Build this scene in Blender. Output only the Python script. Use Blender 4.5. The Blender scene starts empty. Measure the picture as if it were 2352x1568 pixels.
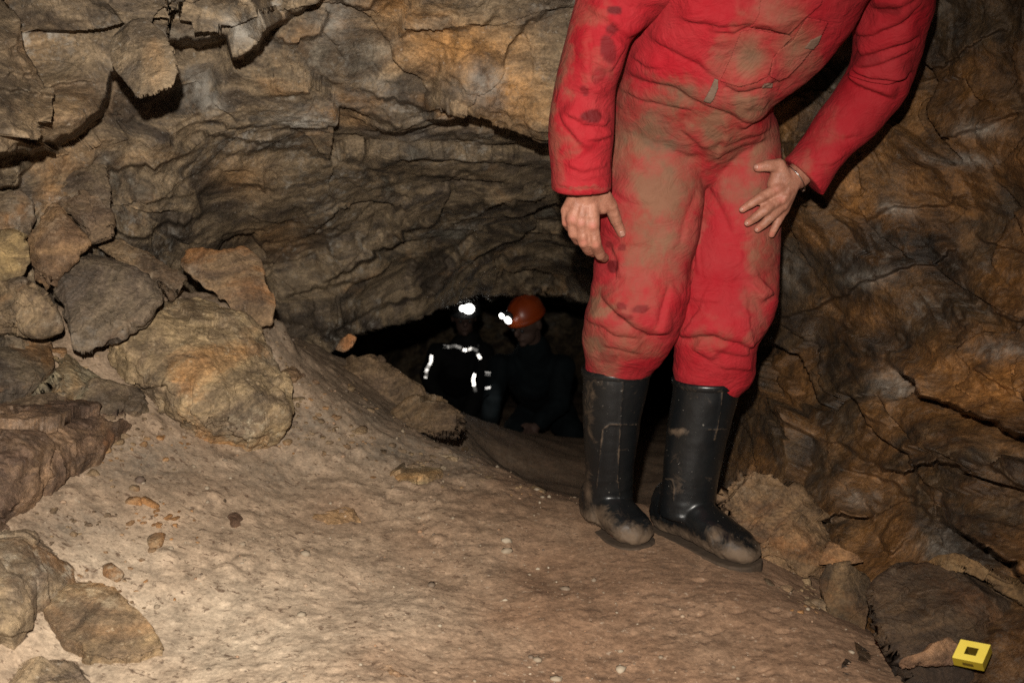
import bpy, bmesh, math, random
import numpy as np
from mathutils import Vector, Matrix
from mathutils.bvhtree import BVHTree

random.seed(4); rng = np.random.default_rng(4)
scene = bpy.context.scene
COL = scene.collection

# ------------------------------------------------------------------ camera
# Photo pixels below are given in a 2352 x 1568 frame.
FPX = 2100.0; PITCH = math.radians(10.0)
CAM = np.array([0.0, 0.0, 0.82])
FWD = np.array([0.0, math.cos(PITCH), -math.sin(PITCH)])
UPV = np.array([0.0, math.sin(PITCH), math.cos(PITCH)])
RGT = np.array([1.0, 0.0, 0.0])
cd = bpy.data.cameras.new('camera'); cam = bpy.data.objects.new('camera', cd); COL.objects.link(cam)
cam.location = CAM; cam.rotation_euler = (math.radians(90) - PITCH, 0, 0)
cd.sensor_width = 36.0; cd.lens = 36.0 * FPX / 2352.0
cd.clip_start = 0.02; cd.clip_end = 100.0
cd.dof.use_dof = True; cd.dof.focus_distance = 2.0; cd.dof.aperture_fstop = 5.0
scene.camera = cam

# ------------------------------------------------------------------ world: underground, no daylight
world = bpy.data.worlds.new('World'); scene.world = world; world.use_nodes = True
bgn = world.node_tree.nodes['Background']; bgn.inputs[0].default_value = (0.5, 0.45, 0.4, 1); bgn.inputs[1].default_value = 0.002

# ------------------------------------------------------------------ the camera's flash (the only strong light in the cave)
fl = bpy.data.lights.new('camera_flash', 'SPOT'); flo = bpy.data.objects.new('camera_flash', fl); COL.objects.link(flo)
fl.energy = 335.0; fl.color = (1.0, 0.935, 0.84); fl.shadow_soft_size = 0.012
fl.spot_size = math.radians(104); fl.spot_blend = 1.0
flo.location = (-0.03, 0.0, 0.82 + 0.16)
_aim = Vector((-0.20, 1.5, 0.50)) - Vector(flo.location)
flo.rotation_euler = _aim.to_track_quat('-Z', 'Y').to_euler()

scene.view_settings.view_transform = 'Standard'; scene.view_settings.look = 'None'
scene.view_settings.exposure = 0.0; scene.view_settings.gamma = 1.0
scene.render.engine = 'CYCLES'
scene.cycles.use_denoising = False; scene.cycles.adaptive_threshold = 0.01
scene.cycles.max_bounces = 4; scene.cycles.diffuse_bounces = 2; scene.cycles.glossy_bounces = 2
scene.cycles.sample_clamp_indirect = 1.0; scene.cycles.sample_clamp_direct = 5.0

# ------------------------------------------------------------------ pixel helpers
def W(px, py, Y):
    """pixel -> world point on the plane y = Y"""
    d = FWD + RGT * (px - 1176) / FPX + UPV * (784 - py) / FPX
    return CAM + d * (Y / d[1])
def WD(px, py, D):
    px = np.asarray(px, float); py = np.asarray(py, float); D = np.asarray(D, float)
    d = FWD + RGT * ((px - 1176) / FPX)[..., None] + UPV * ((784 - py) / FPX)[..., None]
    return CAM + d * D[..., None]
def proj(p):
    r = p - CAM; D = r @ FWD
    D = np.maximum(D, 1e-4)
    return 1176 + FPX * (r @ RGT) / D, 784 - FPX * (r @ UPV) / D, D

# ------------------------------------------------------------------ noise
def _h(i, j, k, s):
    n = (i.astype(np.int64) * 374761393 + j.astype(np.int64) * 668265263 + k.astype(np.int64) * 2147483647 + s * 974634777) & 0xffffffff
    n = ((n ^ (n >> 13)) * 1274126177) & 0xffffffff
    n = ((n ^ (n >> 15)) * 2246822519) & 0xffffffff
    return n ^ (n >> 16)
_G = rng.normal(size=(256, 3)); _G /= np.linalg.norm(_G, axis=1)[:, None]
def perlin(p, s=0):
    f = np.floor(p); i = f.astype(np.int64); t = p - f
    u = t * t * t * (t * (t * 6 - 15) + 10)
    def g(a, b, c):
        gr = _G[_h(i[:, 0] + a, i[:, 1] + b, i[:, 2] + c, s) & 255]
        return gr[:, 0] * (t[:, 0] - a) + gr[:, 1] * (t[:, 1] - b) + gr[:, 2] * (t[:, 2] - c)
    x0 = g(0,0,0) * (1 - u[:,0]) + g(1,0,0) * u[:,0]; x1 = g(0,1,0) * (1 - u[:,0]) + g(1,1,0) * u[:,0]
    x2 = g(0,0,1) * (1 - u[:,0]) + g(1,0,1) * u[:,0]; x3 = g(0,1,1) * (1 - u[:,0]) + g(1,1,1) * u[:,0]
    y0 = x0 * (1 - u[:,1]) + x1 * u[:,1]; y1 = x2 * (1 - u[:,1]) + x3 * u[:,1]
    return (y0 * (1 - u[:,2]) + y1 * u[:,2]) * 1.6
def fbm(p, o=4, s=0, g=0.5):
    a, r = 1.0, 0.0
    for k in range(o):
        r = r + a * perlin(p, s + k); p = p * 2.03; a *= g
    return r
def ridged(p, o=4, s=0):
    a, r = 1.0, 0.0
    for k in range(o):
        r = r + a * (1 - 2 * np.abs(perlin(p, s + k))); p = p * 2.07; a *= 0.5
    return r * 0.5
def worley(p, s=0):
    f = np.floor(p).astype(np.int64); n = len(p)
    best = np.full(n, 1e9); best2 = np.full(n, 1e9); bd = np.zeros((n, 3)); bh = np.zeros(n, np.int64)
    for a in (-1, 0, 1):
        for b in (-1, 0, 1):
            for c in (-1, 0, 1):
                i, j, k = f[:, 0] + a, f[:, 1] + b, f[:, 2] + c
                h = _h(i, j, k, s)
                d = np.stack([i + (h & 255) / 255.0, j + ((h >> 8) & 255) / 255.0, k + ((h >> 16) & 255) / 255.0], 1) - p
                q = (d * d).sum(1); m = q < best
                best2 = np.where(m, best, np.minimum(best2, q))
                bd[m] = d[m]; bh = np.where(m, h, bh); best = np.where(m, q, best)
    return np.sqrt(best), np.sqrt(best2), bd, bh
def facet(p, s=0, tilt=0.7):
    """broken-rock relief: every cell a tilted plane at its own height"""
    f1, f2, d, h = worley(p, s)
    g = _G[(h >> 3) & 255]
    return (d * g).sum(1) * tilt + ((h >> 12) & 255) / 255.0 - 0.5
def sstep(a, b, x):
    t = np.clip((x - a) / (b - a), 0, 1); return t * t * (3 - 2 * t)
def rbf(ctrl, vals, q, smooth=1e-3):
    c = np.asarray(ctrl, float); v = np.asarray(vals, float)
    A = np.linalg.norm(c[:, None] - c[None], axis=2) + smooth * np.eye(len(c)) * -1
    n = len(c); P = np.c_[np.ones(n), c]
    M = np.block([[A, P], [P.T, np.zeros((P.shape[1],) * 2)]])
    w = np.linalg.solve(M, np.r_[v, np.zeros(P.shape[1])])
    out = np.empty(len(q))
    for i in range(0, len(q), 40000):
        b = q[i:i + 40000]
        out[i:i + 40000] = np.linalg.norm(b[:, None] - c[None], axis=2) @ w[:n] + np.c_[np.ones(len(b)), b] @ w[n:]
    return out
def pl_dist(x, y, pts):
    """signed distance to a polyline (positive above it when it runs left to right) and position along it"""
    pts = np.asarray(pts, float); best = np.full(len(x), 1e18); sg = np.ones(len(x)); tt = np.zeros(len(x))
    L = np.r_[0, np.cumsum(np.linalg.norm(np.diff(pts, axis=0), axis=1))]
    for k in range(len(pts) - 1):
        ax, ay = pts[k]; dx, dy = pts[k + 1] - pts[k]; l2 = dx * dx + dy * dy + 1e-9
        t = np.clip(((x - ax) * dx + (y - ay) * dy) / l2, 0, 1)
        ex, ey = x - ax - t * dx, y - ay - t * dy
        q = ex * ex + ey * ey; m = q < best
        best = np.where(m, q, best); sg = np.where(m, np.sign(-(dx * ey - dy * ex) + 1e-9), sg)
        tt = np.where(m, (L[k] + t * math.sqrt(l2)) / L[-1], tt)
    return np.sqrt(best) * sg, tt
def inside(x, y, poly):
    poly = np.asarray(poly, float); r = np.zeros(len(x), bool); j = len(poly) - 1
    for i in range(len(poly)):
        xi, yi = poly[i]; xj, yj = poly[j]
        c = ((yi > y) != (yj > y)) & (x < (xj - xi) * (y - yi) / (yj - yi + 1e-12) + xi)
        r ^= c; j = i
    return r
def blobs(px, py, lst):
    r = np.zeros(len(px))
    for (cx, cy, rx, ry, s) in lst:
        r = np.maximum(r, s * np.exp(-(((px - cx) / rx) ** 2 + ((py - cy) / ry) ** 2)))
    return r

# ------------------------------------------------------------------ object helpers
def mesh_np(name, v, f, smooth=True):
    me = bpy.data.meshes.new(name)
    if isinstance(f, np.ndarray):
        k = f.shape[1]
        me.vertices.add(len(v)); me.vertices.foreach_set('co', np.asarray(v, np.float32).ravel())
        me.loops.add(f.size); me.loops.foreach_set('vertex_index', f.astype(np.int32).ravel())
        me.polygons.add(len(f)); me.polygons.foreach_set('loop_start', np.arange(0, f.size, k, dtype=np.int32))
        me.update(calc_edges=True)
    else:
        me.from_pydata([tuple(a) for a in v], [], f); me.update()
    if smooth: me.polygons.foreach_set('use_smooth', np.ones(len(me.polygons), bool))
    return me
def link(name, me, mat=None, parent=None, loc=None, label=None, cat=None, group=None, kind=None):
    o = bpy.data.objects.new(name, me); COL.objects.link(o)
    if mat is not None and me is not None: me.materials.append(mat)
    if parent is not None: o.parent = parent
    if loc is not None: o.location = loc
    if label: o['label'] = label
    if cat: o['category'] = cat
    if group: o['group'] = group
    if kind: o['kind'] = kind
    return o
def setattr_pt(me, name, arr):
    a = me.attributes.new(name, 'FLOAT', 'POINT'); a.data.foreach_set('value', np.asarray(arr, np.float32))
def mverts(me):
    v = np.empty(len(me.vertices) * 3, np.float32); me.vertices.foreach_get('co', v); return v.reshape(-1, 3).astype(float)
def mnorms(me):
    v = np.empty(len(me.vertices) * 3, np.float32); me.vertices.foreach_get('normal', v); return v.reshape(-1, 3).astype(float)
def grid_faces(nr, nc):
    i = np.arange(nr - 1)[:, None] * nc + np.arange(nc - 1)[None]
    return np.stack([i, i + 1, i + nc + 1, i + nc], -1).reshape(-1, 4)

# ------------------------------------------------------------------ materials
class Mat:
    def __init__(s, name):
        s.m = bpy.data.materials.new(name); s.m.use_nodes = True; s.t = s.m.node_tree
        s.b = s.t.nodes['Principled BSDF']; s.pos = s.n('ShaderNodeNewGeometry').outputs['Position']
    def n(s, k): return s.t.nodes.new(k)
    def set(s, sock, v):
        if hasattr(v, 'links') or isinstance(v, bpy.types.NodeSocket): s.t.links.new(v, sock)
        else: sock.default_value = v if not (isinstance(v, tuple) and len(v) == 3 and len(sock.default_value) == 4) else (*v, 1)
    def map(s, scale=(1, 1, 1), rot=(0, 0, 0), loc=(0, 0, 0), vec=None):
        n = s.n('ShaderNodeMapping'); s.set(n.inputs[0], vec or s.pos)
        n.inputs['Location'].default_value = loc; n.inputs['Rotation'].default_value = rot; n.inputs['Scale'].default_value = scale
        return n.outputs[0]
    def noise(s, scale, det=4, rough=.55, dist=0, vec=None):
        n = s.n('ShaderNodeTexNoise'); s.set(n.inputs['Vector'], vec or s.pos)
        n.inputs['Scale'].default_value = scale; n.inputs['Detail'].default_value = det
        n.inputs['Roughness'].default_value = rough; n.inputs['Distortion'].default_value = dist
        return n.outputs[0]
    def vor(s, scale, feat='F1', vec=None):
        n = s.n('ShaderNodeTexVoronoi'); n.feature = feat; s.set(n.inputs['Vector'], vec or s.pos); n.inputs['Scale'].default_value = scale
        return n.outputs[0]
    def ramp(s, fac, stops, ease=False):
        n = s.n('ShaderNodeValToRGB'); s.set(n.inputs[0], fac); e = n.color_ramp.elements
        if ease: n.color_ramp.interpolation = 'EASE'
        while len(e) < len(stops): e.new(0.5)
        for el, (p, c) in zip(e, stops):
            el.position = p; el.color = (c, c, c, 1) if not isinstance(c, tuple) else (*c, 1)
        return n.outputs[0]
    def mix(s, fac, a, b, mode='MIX'):
        n = s.n('ShaderNodeMix'); n.data_type = 'RGBA'; n.blend_type = mode
        s.set(n.inputs[0], fac); s.set(n.inputs[6], a); s.set(n.inputs[7], b); return n.outputs[2]
    def mth(s, op, a, b=0.0, clamp=False):
        n = s.n('ShaderNodeMath'); n.operation = op; n.use_clamp = clamp; s.set(n.inputs[0], a); s.set(n.inputs[1], b); return n.outputs[0]
    def attr(s, name):
        n = s.n('ShaderNodeAttribute'); n.attribute_name = name; return n.outputs['Fac']
    def bump(s, h, strength=.5, dist=.01, nrm=None):
        n = s.n('ShaderNodeBump'); n.inputs['Strength'].default_value = strength; n.inputs['Distance'].default_value = dist
        s.set(n.inputs['Height'], h)
        if nrm is not None: s.set(n.inputs['Normal'], nrm)
        return n.outputs[0]
    def out(s, col, rough=.7, nrm=None, spec=.3, metal=0, coat=None):
        s.set(s.b.inputs['Base Color'], col); s.set(s.b.inputs['Roughness'], rough)
        s.b.inputs['Specular IOR Level'].default_value = spec; s.b.inputs['Metallic'].default_value = metal
        if nrm is not None: s.set(s.b.inputs['Normal'], nrm)
        if coat: s.b.inputs['Coat Weight'].default_value = coat; s.b.inputs['Coat Roughness'].default_value = .3
        return s.m

def rock_mat(name, dark, mid, tan, grey, ochre, rot, crust=0.5, rough=(.45, .8), attrs=False, tint=False, och=(.54, .64), spec=.3, bump=.62, n4c=(.082, .066, .062)):
    M = Mat(name)
    v = M.map(scale=(1, 1, 1.6), rot=rot)
    warp = M.noise(1.6, 3, .5, 0, v)
    vw = M.n('ShaderNodeVectorMath'); vw.operation = 'MULTIPLY_ADD'
    M.set(vw.inputs[0], warp); vw.inputs[1].default_value = (.7, .7, .7); M.set(vw.inputs[2], v); vw = vw.outputs[0]
    n1 = M.noise(3.2, 5, .62, .5, vw)
    col = M.ramp(n1, [(.30, dark), (.43, mid), (.53, tan), (.62, mid), (.74, grey)])
    n2 = M.noise(2.1, 5, .6, .8, M.map(scale=(1, 1, 1.6), rot=rot, loc=(3.1, 7.7, 1.3)))
    om = M.ramp(n2, [(och[0], 0.0), (och[1], 0.8)])
    if attrs:
        om = M.mth('ADD', M.mth('MULTIPLY', om, .55), M.mth('MULTIPLY', M.attr('ochre'), M.ramp(M.noise(6, 6, .65), [(.3, .15), (.6, 1.0)])), True)
    oc2 = M.mix(M.noise(11, 6, .6), tuple(c * .55 for c in ochre), tuple(min(1, c * 1.35) for c in ochre))
    col = M.mix(om, col, oc2)
    n4 = M.noise(2.6, 4, .6, .6, M.map(loc=(9.2, 1.1, 4.4)))
    col = M.mix(M.ramp(n4, [(.55, 0.0), (.68, .55)]), col, n4c)
    # mineral mottling
    n3 = M.noise(17, 5, .72, .3, vw)
    col = M.mix(1.0, col, M.ramp(n3, [(.28, .36), (.5, 1.0), (.70, 1.7)]), 'MULTIPLY')
    col = M.mix(1.0, col, M.ramp(M.noise(130, 4, .75), [(.30, .60), (.5, 1.0), (.70, 1.45)]), 'MULTIPLY')
    # pale crust, in patches and specks
    pm = M.mth('MULTIPLY', M.ramp(M.noise(3.3, 5, .6, .4, M.map(loc=(5, 2, 8))), [(.5, 0.0), (.66, 1.0)]), M.ramp(M.noise(34, 4, .7), [(.5, 0.0), (.66, 1.0)]))
    sp = M.ramp(M.noise(95, 3, .7), [(.62, 0.0), (.72, .55)])
    pm = M.mth('MULTIPLY', M.mth('ADD', pm, sp, True), crust, True)
    if attrs:
        ca = M.mth('MULTIPLY', M.attr('crust'), M.ramp(M.noise(22, 5, .72), [(.36, 0.0), (.62, 1.0)]), True)
        pm = M.mth('MAXIMUM', pm, ca)
    col = M.mix(pm, col, (.40, .37, .32))
    if tint:
        oi = M.n('ShaderNodeObjectInfo'); col = M.mix(1.0, col, oi.outputs['Color'], 'MULTIPLY')
    h = M.noise(32, 8, .78, .4, M.map(scale=(1, 1, 1.5), rot=rot))
    nb = M.bump(M.noise(150, 3, .7), .35, .004, M.bump(h, bump, .016))
    ro = M.ramp(M.noise(30, 3, .7), [(.3, rough[0]), (.7, rough[1])])
    return M.out(col, ro, nb, spec)

BED_L = (0.12, -0.18, 0); BED_R = (-0.1, 0.55, 0.2)
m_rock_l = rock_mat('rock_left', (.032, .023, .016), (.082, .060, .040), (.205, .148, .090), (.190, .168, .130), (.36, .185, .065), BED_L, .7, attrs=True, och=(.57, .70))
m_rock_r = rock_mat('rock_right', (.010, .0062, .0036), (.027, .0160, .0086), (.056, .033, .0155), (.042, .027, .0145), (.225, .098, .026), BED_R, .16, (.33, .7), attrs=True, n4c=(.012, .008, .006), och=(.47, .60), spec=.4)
m_slab = rock_mat('rock_slab', (.065, .049, .036), (.135, .104, .076), (.225, .176, .118), (.175, .155, .128), (.28, .150, .062), (0.3, 0.5, 0.4), .8, tint=True, bump=.62)

M = Mat('cave_floor_clay')
br = M.attr('brown')
brm = M.mth('ADD', br, M.mth('MULTIPLY', M.mth('SUBTRACT', M.noise(5, 6, .6), .5), 1.1), True)
clay = M.mix(M.noise(6, 6, .6, .4), (.262, .182, .120), (.345, .250, .170))
mudc = M.mix(M.noise(7, 6, .6, .4), (.150, .088, .052), (.240, .148, .092))
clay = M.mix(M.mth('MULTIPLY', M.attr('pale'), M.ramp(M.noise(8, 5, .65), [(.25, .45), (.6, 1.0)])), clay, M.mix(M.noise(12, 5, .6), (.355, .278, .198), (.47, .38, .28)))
c = M.mix(brm, clay, mudc)
c = M.mix(1.0, c, M.ramp(M.noise(28, 9, .7), [(.30, .55), (.5, 1.0), (.70, 1.38)]), 'MULTIPLY')
c = M.mix(M.ramp(M.noise(9, 6, .7, .5, M.map(loc=(4, 4, 2))), [(.60, 0.0), (.66, .55)]), c, (.105, .070, .048))
c = M.mix(M.mth('MULTIPLY', M.attr('grit'), M.ramp(M.noise(22, 6, .74, 1.2), [(.36, .25), (.60, 1.0)]), True), c, M.mix(M.noise(48, 4, .7), (.075, .058, .042), (.24, .20, .155)))
c = M.mix(M.ramp(M.noise(46, 5, .78, .8, M.map(scale=(1, 1.7, 1), rot=(0, 0, .4))), [(.565, 0.0), (.61, .85)]), c, (.095, .058, .037))
c = M.mix(1.0, c, M.ramp(M.noise(150, 4, .75), [(.30, .72), (.5, 1.0), (.70, 1.28)]), 'MULTIPLY')
c = M.mix(M.ramp(M.noise(75, 4, .7), [(.62, 0.0), (.68, .45)]), c, (.40, .33, .25))
hh = M.mth('ADD', M.noise(34, 7, .76, .3), M.mth('MULTIPLY', M.noise(140, 4, .7), .25))
rr = M.ramp(M.noise(210, 2, .5), [(.62, .62), (.70, .16)])
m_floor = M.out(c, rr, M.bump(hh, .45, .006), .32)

def cloth_mat(name, red, dk):
    M = Mat(name)
    w = M.noise(5, 5, .6); base = M.mix(w, dk, red)
    weave = M.noise(900, 2, .5)
    md = M.attr('mud')
    k = M.mth('ADD', M.mth('MULTIPLY', md, 1.15), M.mth('ADD', M.mth('MULTIPLY', M.mth('SUBTRACT', M.noise(42, 6, .72, .6, M.map(scale=(1, 1, .6))), .5), 1.0), M.mth('MULTIPLY', M.mth('SUBTRACT', M.noise(8, 5, .65, .6), .5), .9)))
    mk = M.ramp(k, [(.0, 0.0), (.60, .46), (1.3, .86)])
    mk = M.mth('MULTIPLY', mk, M.ramp(md, [(.04, 0.0), (.20, 1.0)]))
    haze = M.mth('MULTIPLY', M.ramp(M.noise(9, 6, .7), [(.36, 0.0), (.72, .42)]), 1.0)
    base = M.mix(M.mth('MULTIPLY', haze, M.mth('ADD', md, .38), True), base, (.26, .080, .072))
    mud = M.mix(M.noise(16, 8, .7), (.088, .043, .024), (.155, .088, .050))
    base = M.mix(mk, base, mud)
    dkm = M.mth('MULTIPLY', M.attr('grime'), M.ramp(M.noise(18, 8, .7), [(.35, .15), (.62, 1.0)]), True)
    base = M.mix(dkm, base, (.066, .046, .028))
    base = M.mix(M.attr('wet'), base, (.075, .0035, .0045))
    hb = M.mth('ADD', M.noise(120, 4, .6), M.mth('MULTIPLY', weave, .5))
    n0 = M.bump(M.mth('ABSOLUTE', M.mth('SUBTRACT', M.noise(15, 4, .6, 1.4, M.map(scale=(1, 1, 1.5))), .5)), .30, .030, M.bump(M.noise(30, 6, .6, .6), .40, .008))
    return M.out(base, M.mix(M.attr('wet'), (.82, .82, .82), (.72, .72, .72)), M.bump(hb, .18, .002, n0), .18)
m_red = cloth_mat('red_coverall_cloth', (.262, .0052, .0115), (.165, .0026, .0058))

M = Mat('skin')
c = M.mix(M.ramp(M.noise(55, 6, .7), [(.32, 0.0), (.66, 1.0)]), (.175, .068, .042), (.285, .130, .086))
c = M.mix(M.ramp(M.noise(38, 7, .75, .8), [(.54, 0.0), (.70, .55)]), c, (.115, .066, .040))
c = M.mix(M.mth('MULTIPLY', M.attr('pink'), .8), c, (.32, .10, .072))
M.b.inputs['Subsurface Weight'].default_value = .05; M.b.inputs['Subsurface Radius'].default_value = (.012, .005, .003)
m_skin = M.out(c, .5, M.bump(M.noise(170, 6, .7), .45, .003), .28)
M = Mat('nail'); m_nail = M.out((.28, .145, .11), .35, None, .5)
M = Mat('boot_rubber')
d = M.attr('dust')
k = M.mth('ADD', M.mth('MULTIPLY', d, 1.25), M.mth('MULTIPLY', M.mth('SUBTRACT', M.noise(24, 8, .76, .5), .5), 2.2))
mk = M.ramp(k, [(.25, 0.0), (1.15, .9)])
film = M.ramp(M.noise(9, 7, .7), [(.45, 0.0), (.85, .07)])
c = M.mix(film, (.0040, .0045, .0050), (.05, .045, .036))
c = M.mix(mk, c, M.mix(M.noise(40, 7, .7), (.046, .030, .019), (.155, .103, .063)))
c = M.mix(M.ramp(M.noise(120, 2, .6), [(.72, 0.0), (.76, .5)]), c, (.22, .2, .17))
m_boot = M.out(c, M.mix(mk, M.mix(film, (.34, .34, .34), (.5, .5, .5)), (.85, .85, .85)), M.bump(M.noise(50, 6, .6), .25, .003), .38)
M = Mat('sole_rubber'); m_sole = M.out(M.mix(M.noise(30, 7, .7), (.014, .011, .009), (.075, .05, .032)), .8, M.bump(M.noise(60, 5, .6), .5, .004), .2)
M = Mat('silver'); m_silver = M.out((.75, .74, .72), .18, None, .5, 1.0)
M = Mat('grey_hook_tape'); m_velcro = M.out(M.mix(M.noise(60, 6, .7), (.085, .046, .033), (.14, .086, .060)), .9, M.bump(M.noise(300, 3), .5, .002), .1)
M = Mat('zip_tape'); m_zip = M.out(M.mix(M.noise(50, 6, .7), (.075, .042, .030), (.15, .095, .066)), .6, M.bump(M.noise(200, 3), .5, .002), .3)
M = Mat('pale_stone'); 
def suit_mat(name, a, b):
    M = Mat(name); return M.out(M.mix(M.noise(8, 6, .6), a, b), .85, M.bump(M.noise(40, 5, .6), .4, .006), .12)
m_suit1 = suit_mat('navy_suit', (.0008, .0019, .0026), (.0018, .0042, .0054))
m_suit2 = suit_mat('black_suit', (.0012, .0012, .0012), (.003, .003, .003))
M = Mat('orange_shell'); m_orange = M.out(M.mix(M.noise(9, 5), (.14, .018, .002), (.19, .028, .003)), .38, None, .45)
M = Mat('dark_shell'); m_dark = M.out((.012, .012, .013), .5, None, .4)
M = Mat('white_shell'); m_whitesh = M.out((.05, .05, .05), .45, None, .4)
M = Mat('silver_tape'); m_tape = M.out((.92, .92, .92), .36, None, .5, 1.0)
M = Mat('lit_lamp_lens'); M.b.inputs['Emission Color'].default_value = (1, .97, .9, 1); M.b.inputs['Emission Strength'].default_value = 9.0; m_lens = M.out((.9, .9, .9), .3)
M = Mat('shaded_recess_plastic'); m_yshade_in = M.out((.07, .045, .004), .4, None, .4)  # yellow box plastic darkened, shade of the hole put into the colour
M = Mat('shaded_side_plastic'); m_yshade_side = M.out((.24, .17, .012), .4, None, .4)  # darker copy of the yellow for the box sides, shading painted in
M = Mat('yellow_plastic'); M.b.inputs['Transmission Weight'].default_value = .12; M.b.inputs['IOR'].default_value = 1.3
m_yellow = M.out(M.mix(M.noise(30, 3), (.86, .66, .09), (.92, .74, .13)), .32, None, .5)

# ------------------------------------------------------------------ CAVE WALLS AND ROOF
# smooth base: camera-axis distance at control pixels (from the person's size, the shadows' offsets and the passage)
WC = [(-600,-500,1.15),(-600,300,1.2),(-600,900,1.2),(-600,1500,1.0),(0,-500,1.55),(600,-500,1.7),(1200,-500,1.7),(1900,-500,1.6),(2500,-500,1.35),(2950,-500,1.05),
      (0,0,2.0),(0,450,2.05),(300,300,2.25),(600,100,2.25),(900,50,2.25),(1250,0,2.25),(1250,250,2.6),(900,300,2.65),(600,450,2.9),(300,500,2.45),
      (0,700,2.1),(250,700,2.45),(700,700,3.5),(720,810,3.5),(900,740,4.0),(1060,700,4.5),(1000,500,3.7),(1250,450,3.7),(1280,560,4.4),(1250,665,5.2),(850,400,3.1),(600,600,3.45),
      (1500,300,2.75),(1600,600,3.8),(1700,200,2.45),(1750,500,2.6),(1880,480,2.3),(1800,250,2.35),(1950,150,2.25),(2100,0,2.1),
      (2352,0,1.85),(2352,500,1.85),(2352,900,1.72),(2352,1300,1.62),(2150,1000,1.95),(2050,1250,1.95),(2050,700,2.15),(1800,700,2.75),(1800,1000,2.55),(1740,900,2.9),
      (1850,1200,2.25),(1700,1150,2.7),(2250,1568,1.42),(2050,1500,1.60),(2150,1400,1.66),(1960,1400,1.84),(2080,1568,1.50),(1930,1568,1.75),(2950,300,1.05),(2950,900,1.0),(2950,1500,.95),
      (0,1100,1.9),(400,1100,2.6),(400,1500,2.4),(0,1500,1.6),(900,1300,4.0),(1300,1500,4.0),(2600,1800,1.1),(1800,1800,1.6),(0,1800,1.4)]
HOLE = [(640,1500),(660,860),(700,826),(748,810),(800,779),(850,757),(905,742),(955,713),(1010,704),(1060,684),(1110,680),(1180,677),(1260,672),(1340,690),(1450,720),(1560,745),(1640,850),(1665,1000),(1660,1150),(1640,1500)]
# ledges: polyline, how far the rock above stands out (m), how far the lip reaches up (px)
LED = [
 ([(-450,390),(0,352),(100,362),(150,355),(200,338),(255,285),(288,240),(292,203),(345,200),(390,180),(402,150),(400,131),(470,139),(560,115),(592,90),(612,70),(650,50)], .30, 600),
 ([(590,92),(612,70),(690,40),(735,5),(800,-60),(900,-200)], .14, 150),
 ([(-60,178),(0,175),(62,168),(90,150)], .035, 40), ([(-100,112),(0,118),(60,105)], .02, 30),
 ([(-200,206),(0,208),(110,213),(215,217),(262,227)], .05, 45),
 ([(612,77),(690,107),(741,92),(758,39)], .07, 50), ([(754,4),(836,28),(905,6)], .07, 50),
 ([(612,185),(698,172),(741,185),(801,215)], .05, 45), ([(827,202),(870,234),(922,234),(1033,234)], .07, 55),
 ([(900,80),(960,60),(1060,55),(1150,15)], .05, 50), ([(1150,130),(1210,40),(1290,0)], .05, 50),
 ([(960,258),(1050,284),(1102,268),(1145,292),(1184,283),(1257,296),(1330,300)], .20, 130),
 ([(612,309),(716,279),(793,271),(853,275),(913,301),(982,275)], .07, 45),
 ([(457,285),(508,289),(566,285),(582,266)], .05, 40), ([(457,320),(508,316),(559,336),(645,336)], .06, 30),
 ([(500,373),(605,361),(742,352),(776,369),(832,378),(870,344),(956,324),(1042,339),(1150,345)], .075, 70),
 ([(215,445),(270,406),(336,398),(406,371),(461,353)], .08, 60), ([(254,527),(312,555),(344,555),(391,527),(480,500)], .10, 60),
 ([(-200,440),(0,432),(66,434),(74,410),(102,383)], .14, 60),
 ([(733,648),(784,627),(866,584),(926,556),(922,522),(973,515),(1020,481),(1100,455),(1250,440)], .15, 130),
 ([(640,690),(720,660),(800,650),(900,620)], .07, 60), ([(720,760),(800,745),(880,705),(990,660)], .07, 50),
 ([(1020,560),(1068,588),(1141,610),(1230,580)], .08, 50), ([(870,440),(950,430),(1060,400),(1180,420)], .06, 50),
 ([(540,600),(620,560),(700,555),(800,520)], .05, 50), ([(330,470),(450,455),(560,430),(640,440)], .05, 45),
 # right wall
 ([(2020,822),(2067,863),(2109,905),(2144,919),(2242,958),(2292,986),(2352,990),(2650,1005)], .20, 150),
 ([(1919,884),(1943,922),(1982,951),(2040,985)], .05, 60), ([(1817,965),(1856,996),(1905,1003),(1954,1041)], .06, 60),
 ([(2214,842),(2246,871),(2290,890)], .04, 40), ([(2186,532),(2249,550),(2352,560)], .05, 60),
 ([(1830,730),(1940,680),(2031,631),(2154,560)], .09, 90), ([(1939,1029),(1973,1055),(2010,1062),(2052,1061),(2085,1064),(2142,1055),(2250,1090)], .12, 60),
 ([(1890,1053),(1931,1064),(1977,1077),(2029,1111),(2100,1170)], .07, 40), ([(2100,1160),(2153,1194),(2209,1224),(2273,1257),(2322,1302),(2352,1312),(2600,1340)], .18, 90),
 ([(1800,1180),(1830,1186),(1879,1190),(1898,1167),(1965,1164)], .12, 50), ([(1973,1201),(2018,1242)], .08, 40),
 ([(2280,1055),(2352,1126),(2500,1200)], .07, 60), ([(2150,330),(2260,300),(2352,250)], .05, 60), ([(1960,520),(2060,470),(2200,440)], .05, 60),
 ([(2080,180),(2200,140),(2352,60)], .05, 70), ([(1790,330),(1850,320),(1900,300)], .04, 40), ([(2190,700),(2280,720),(2352,760)], .06, 50),
]
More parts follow.
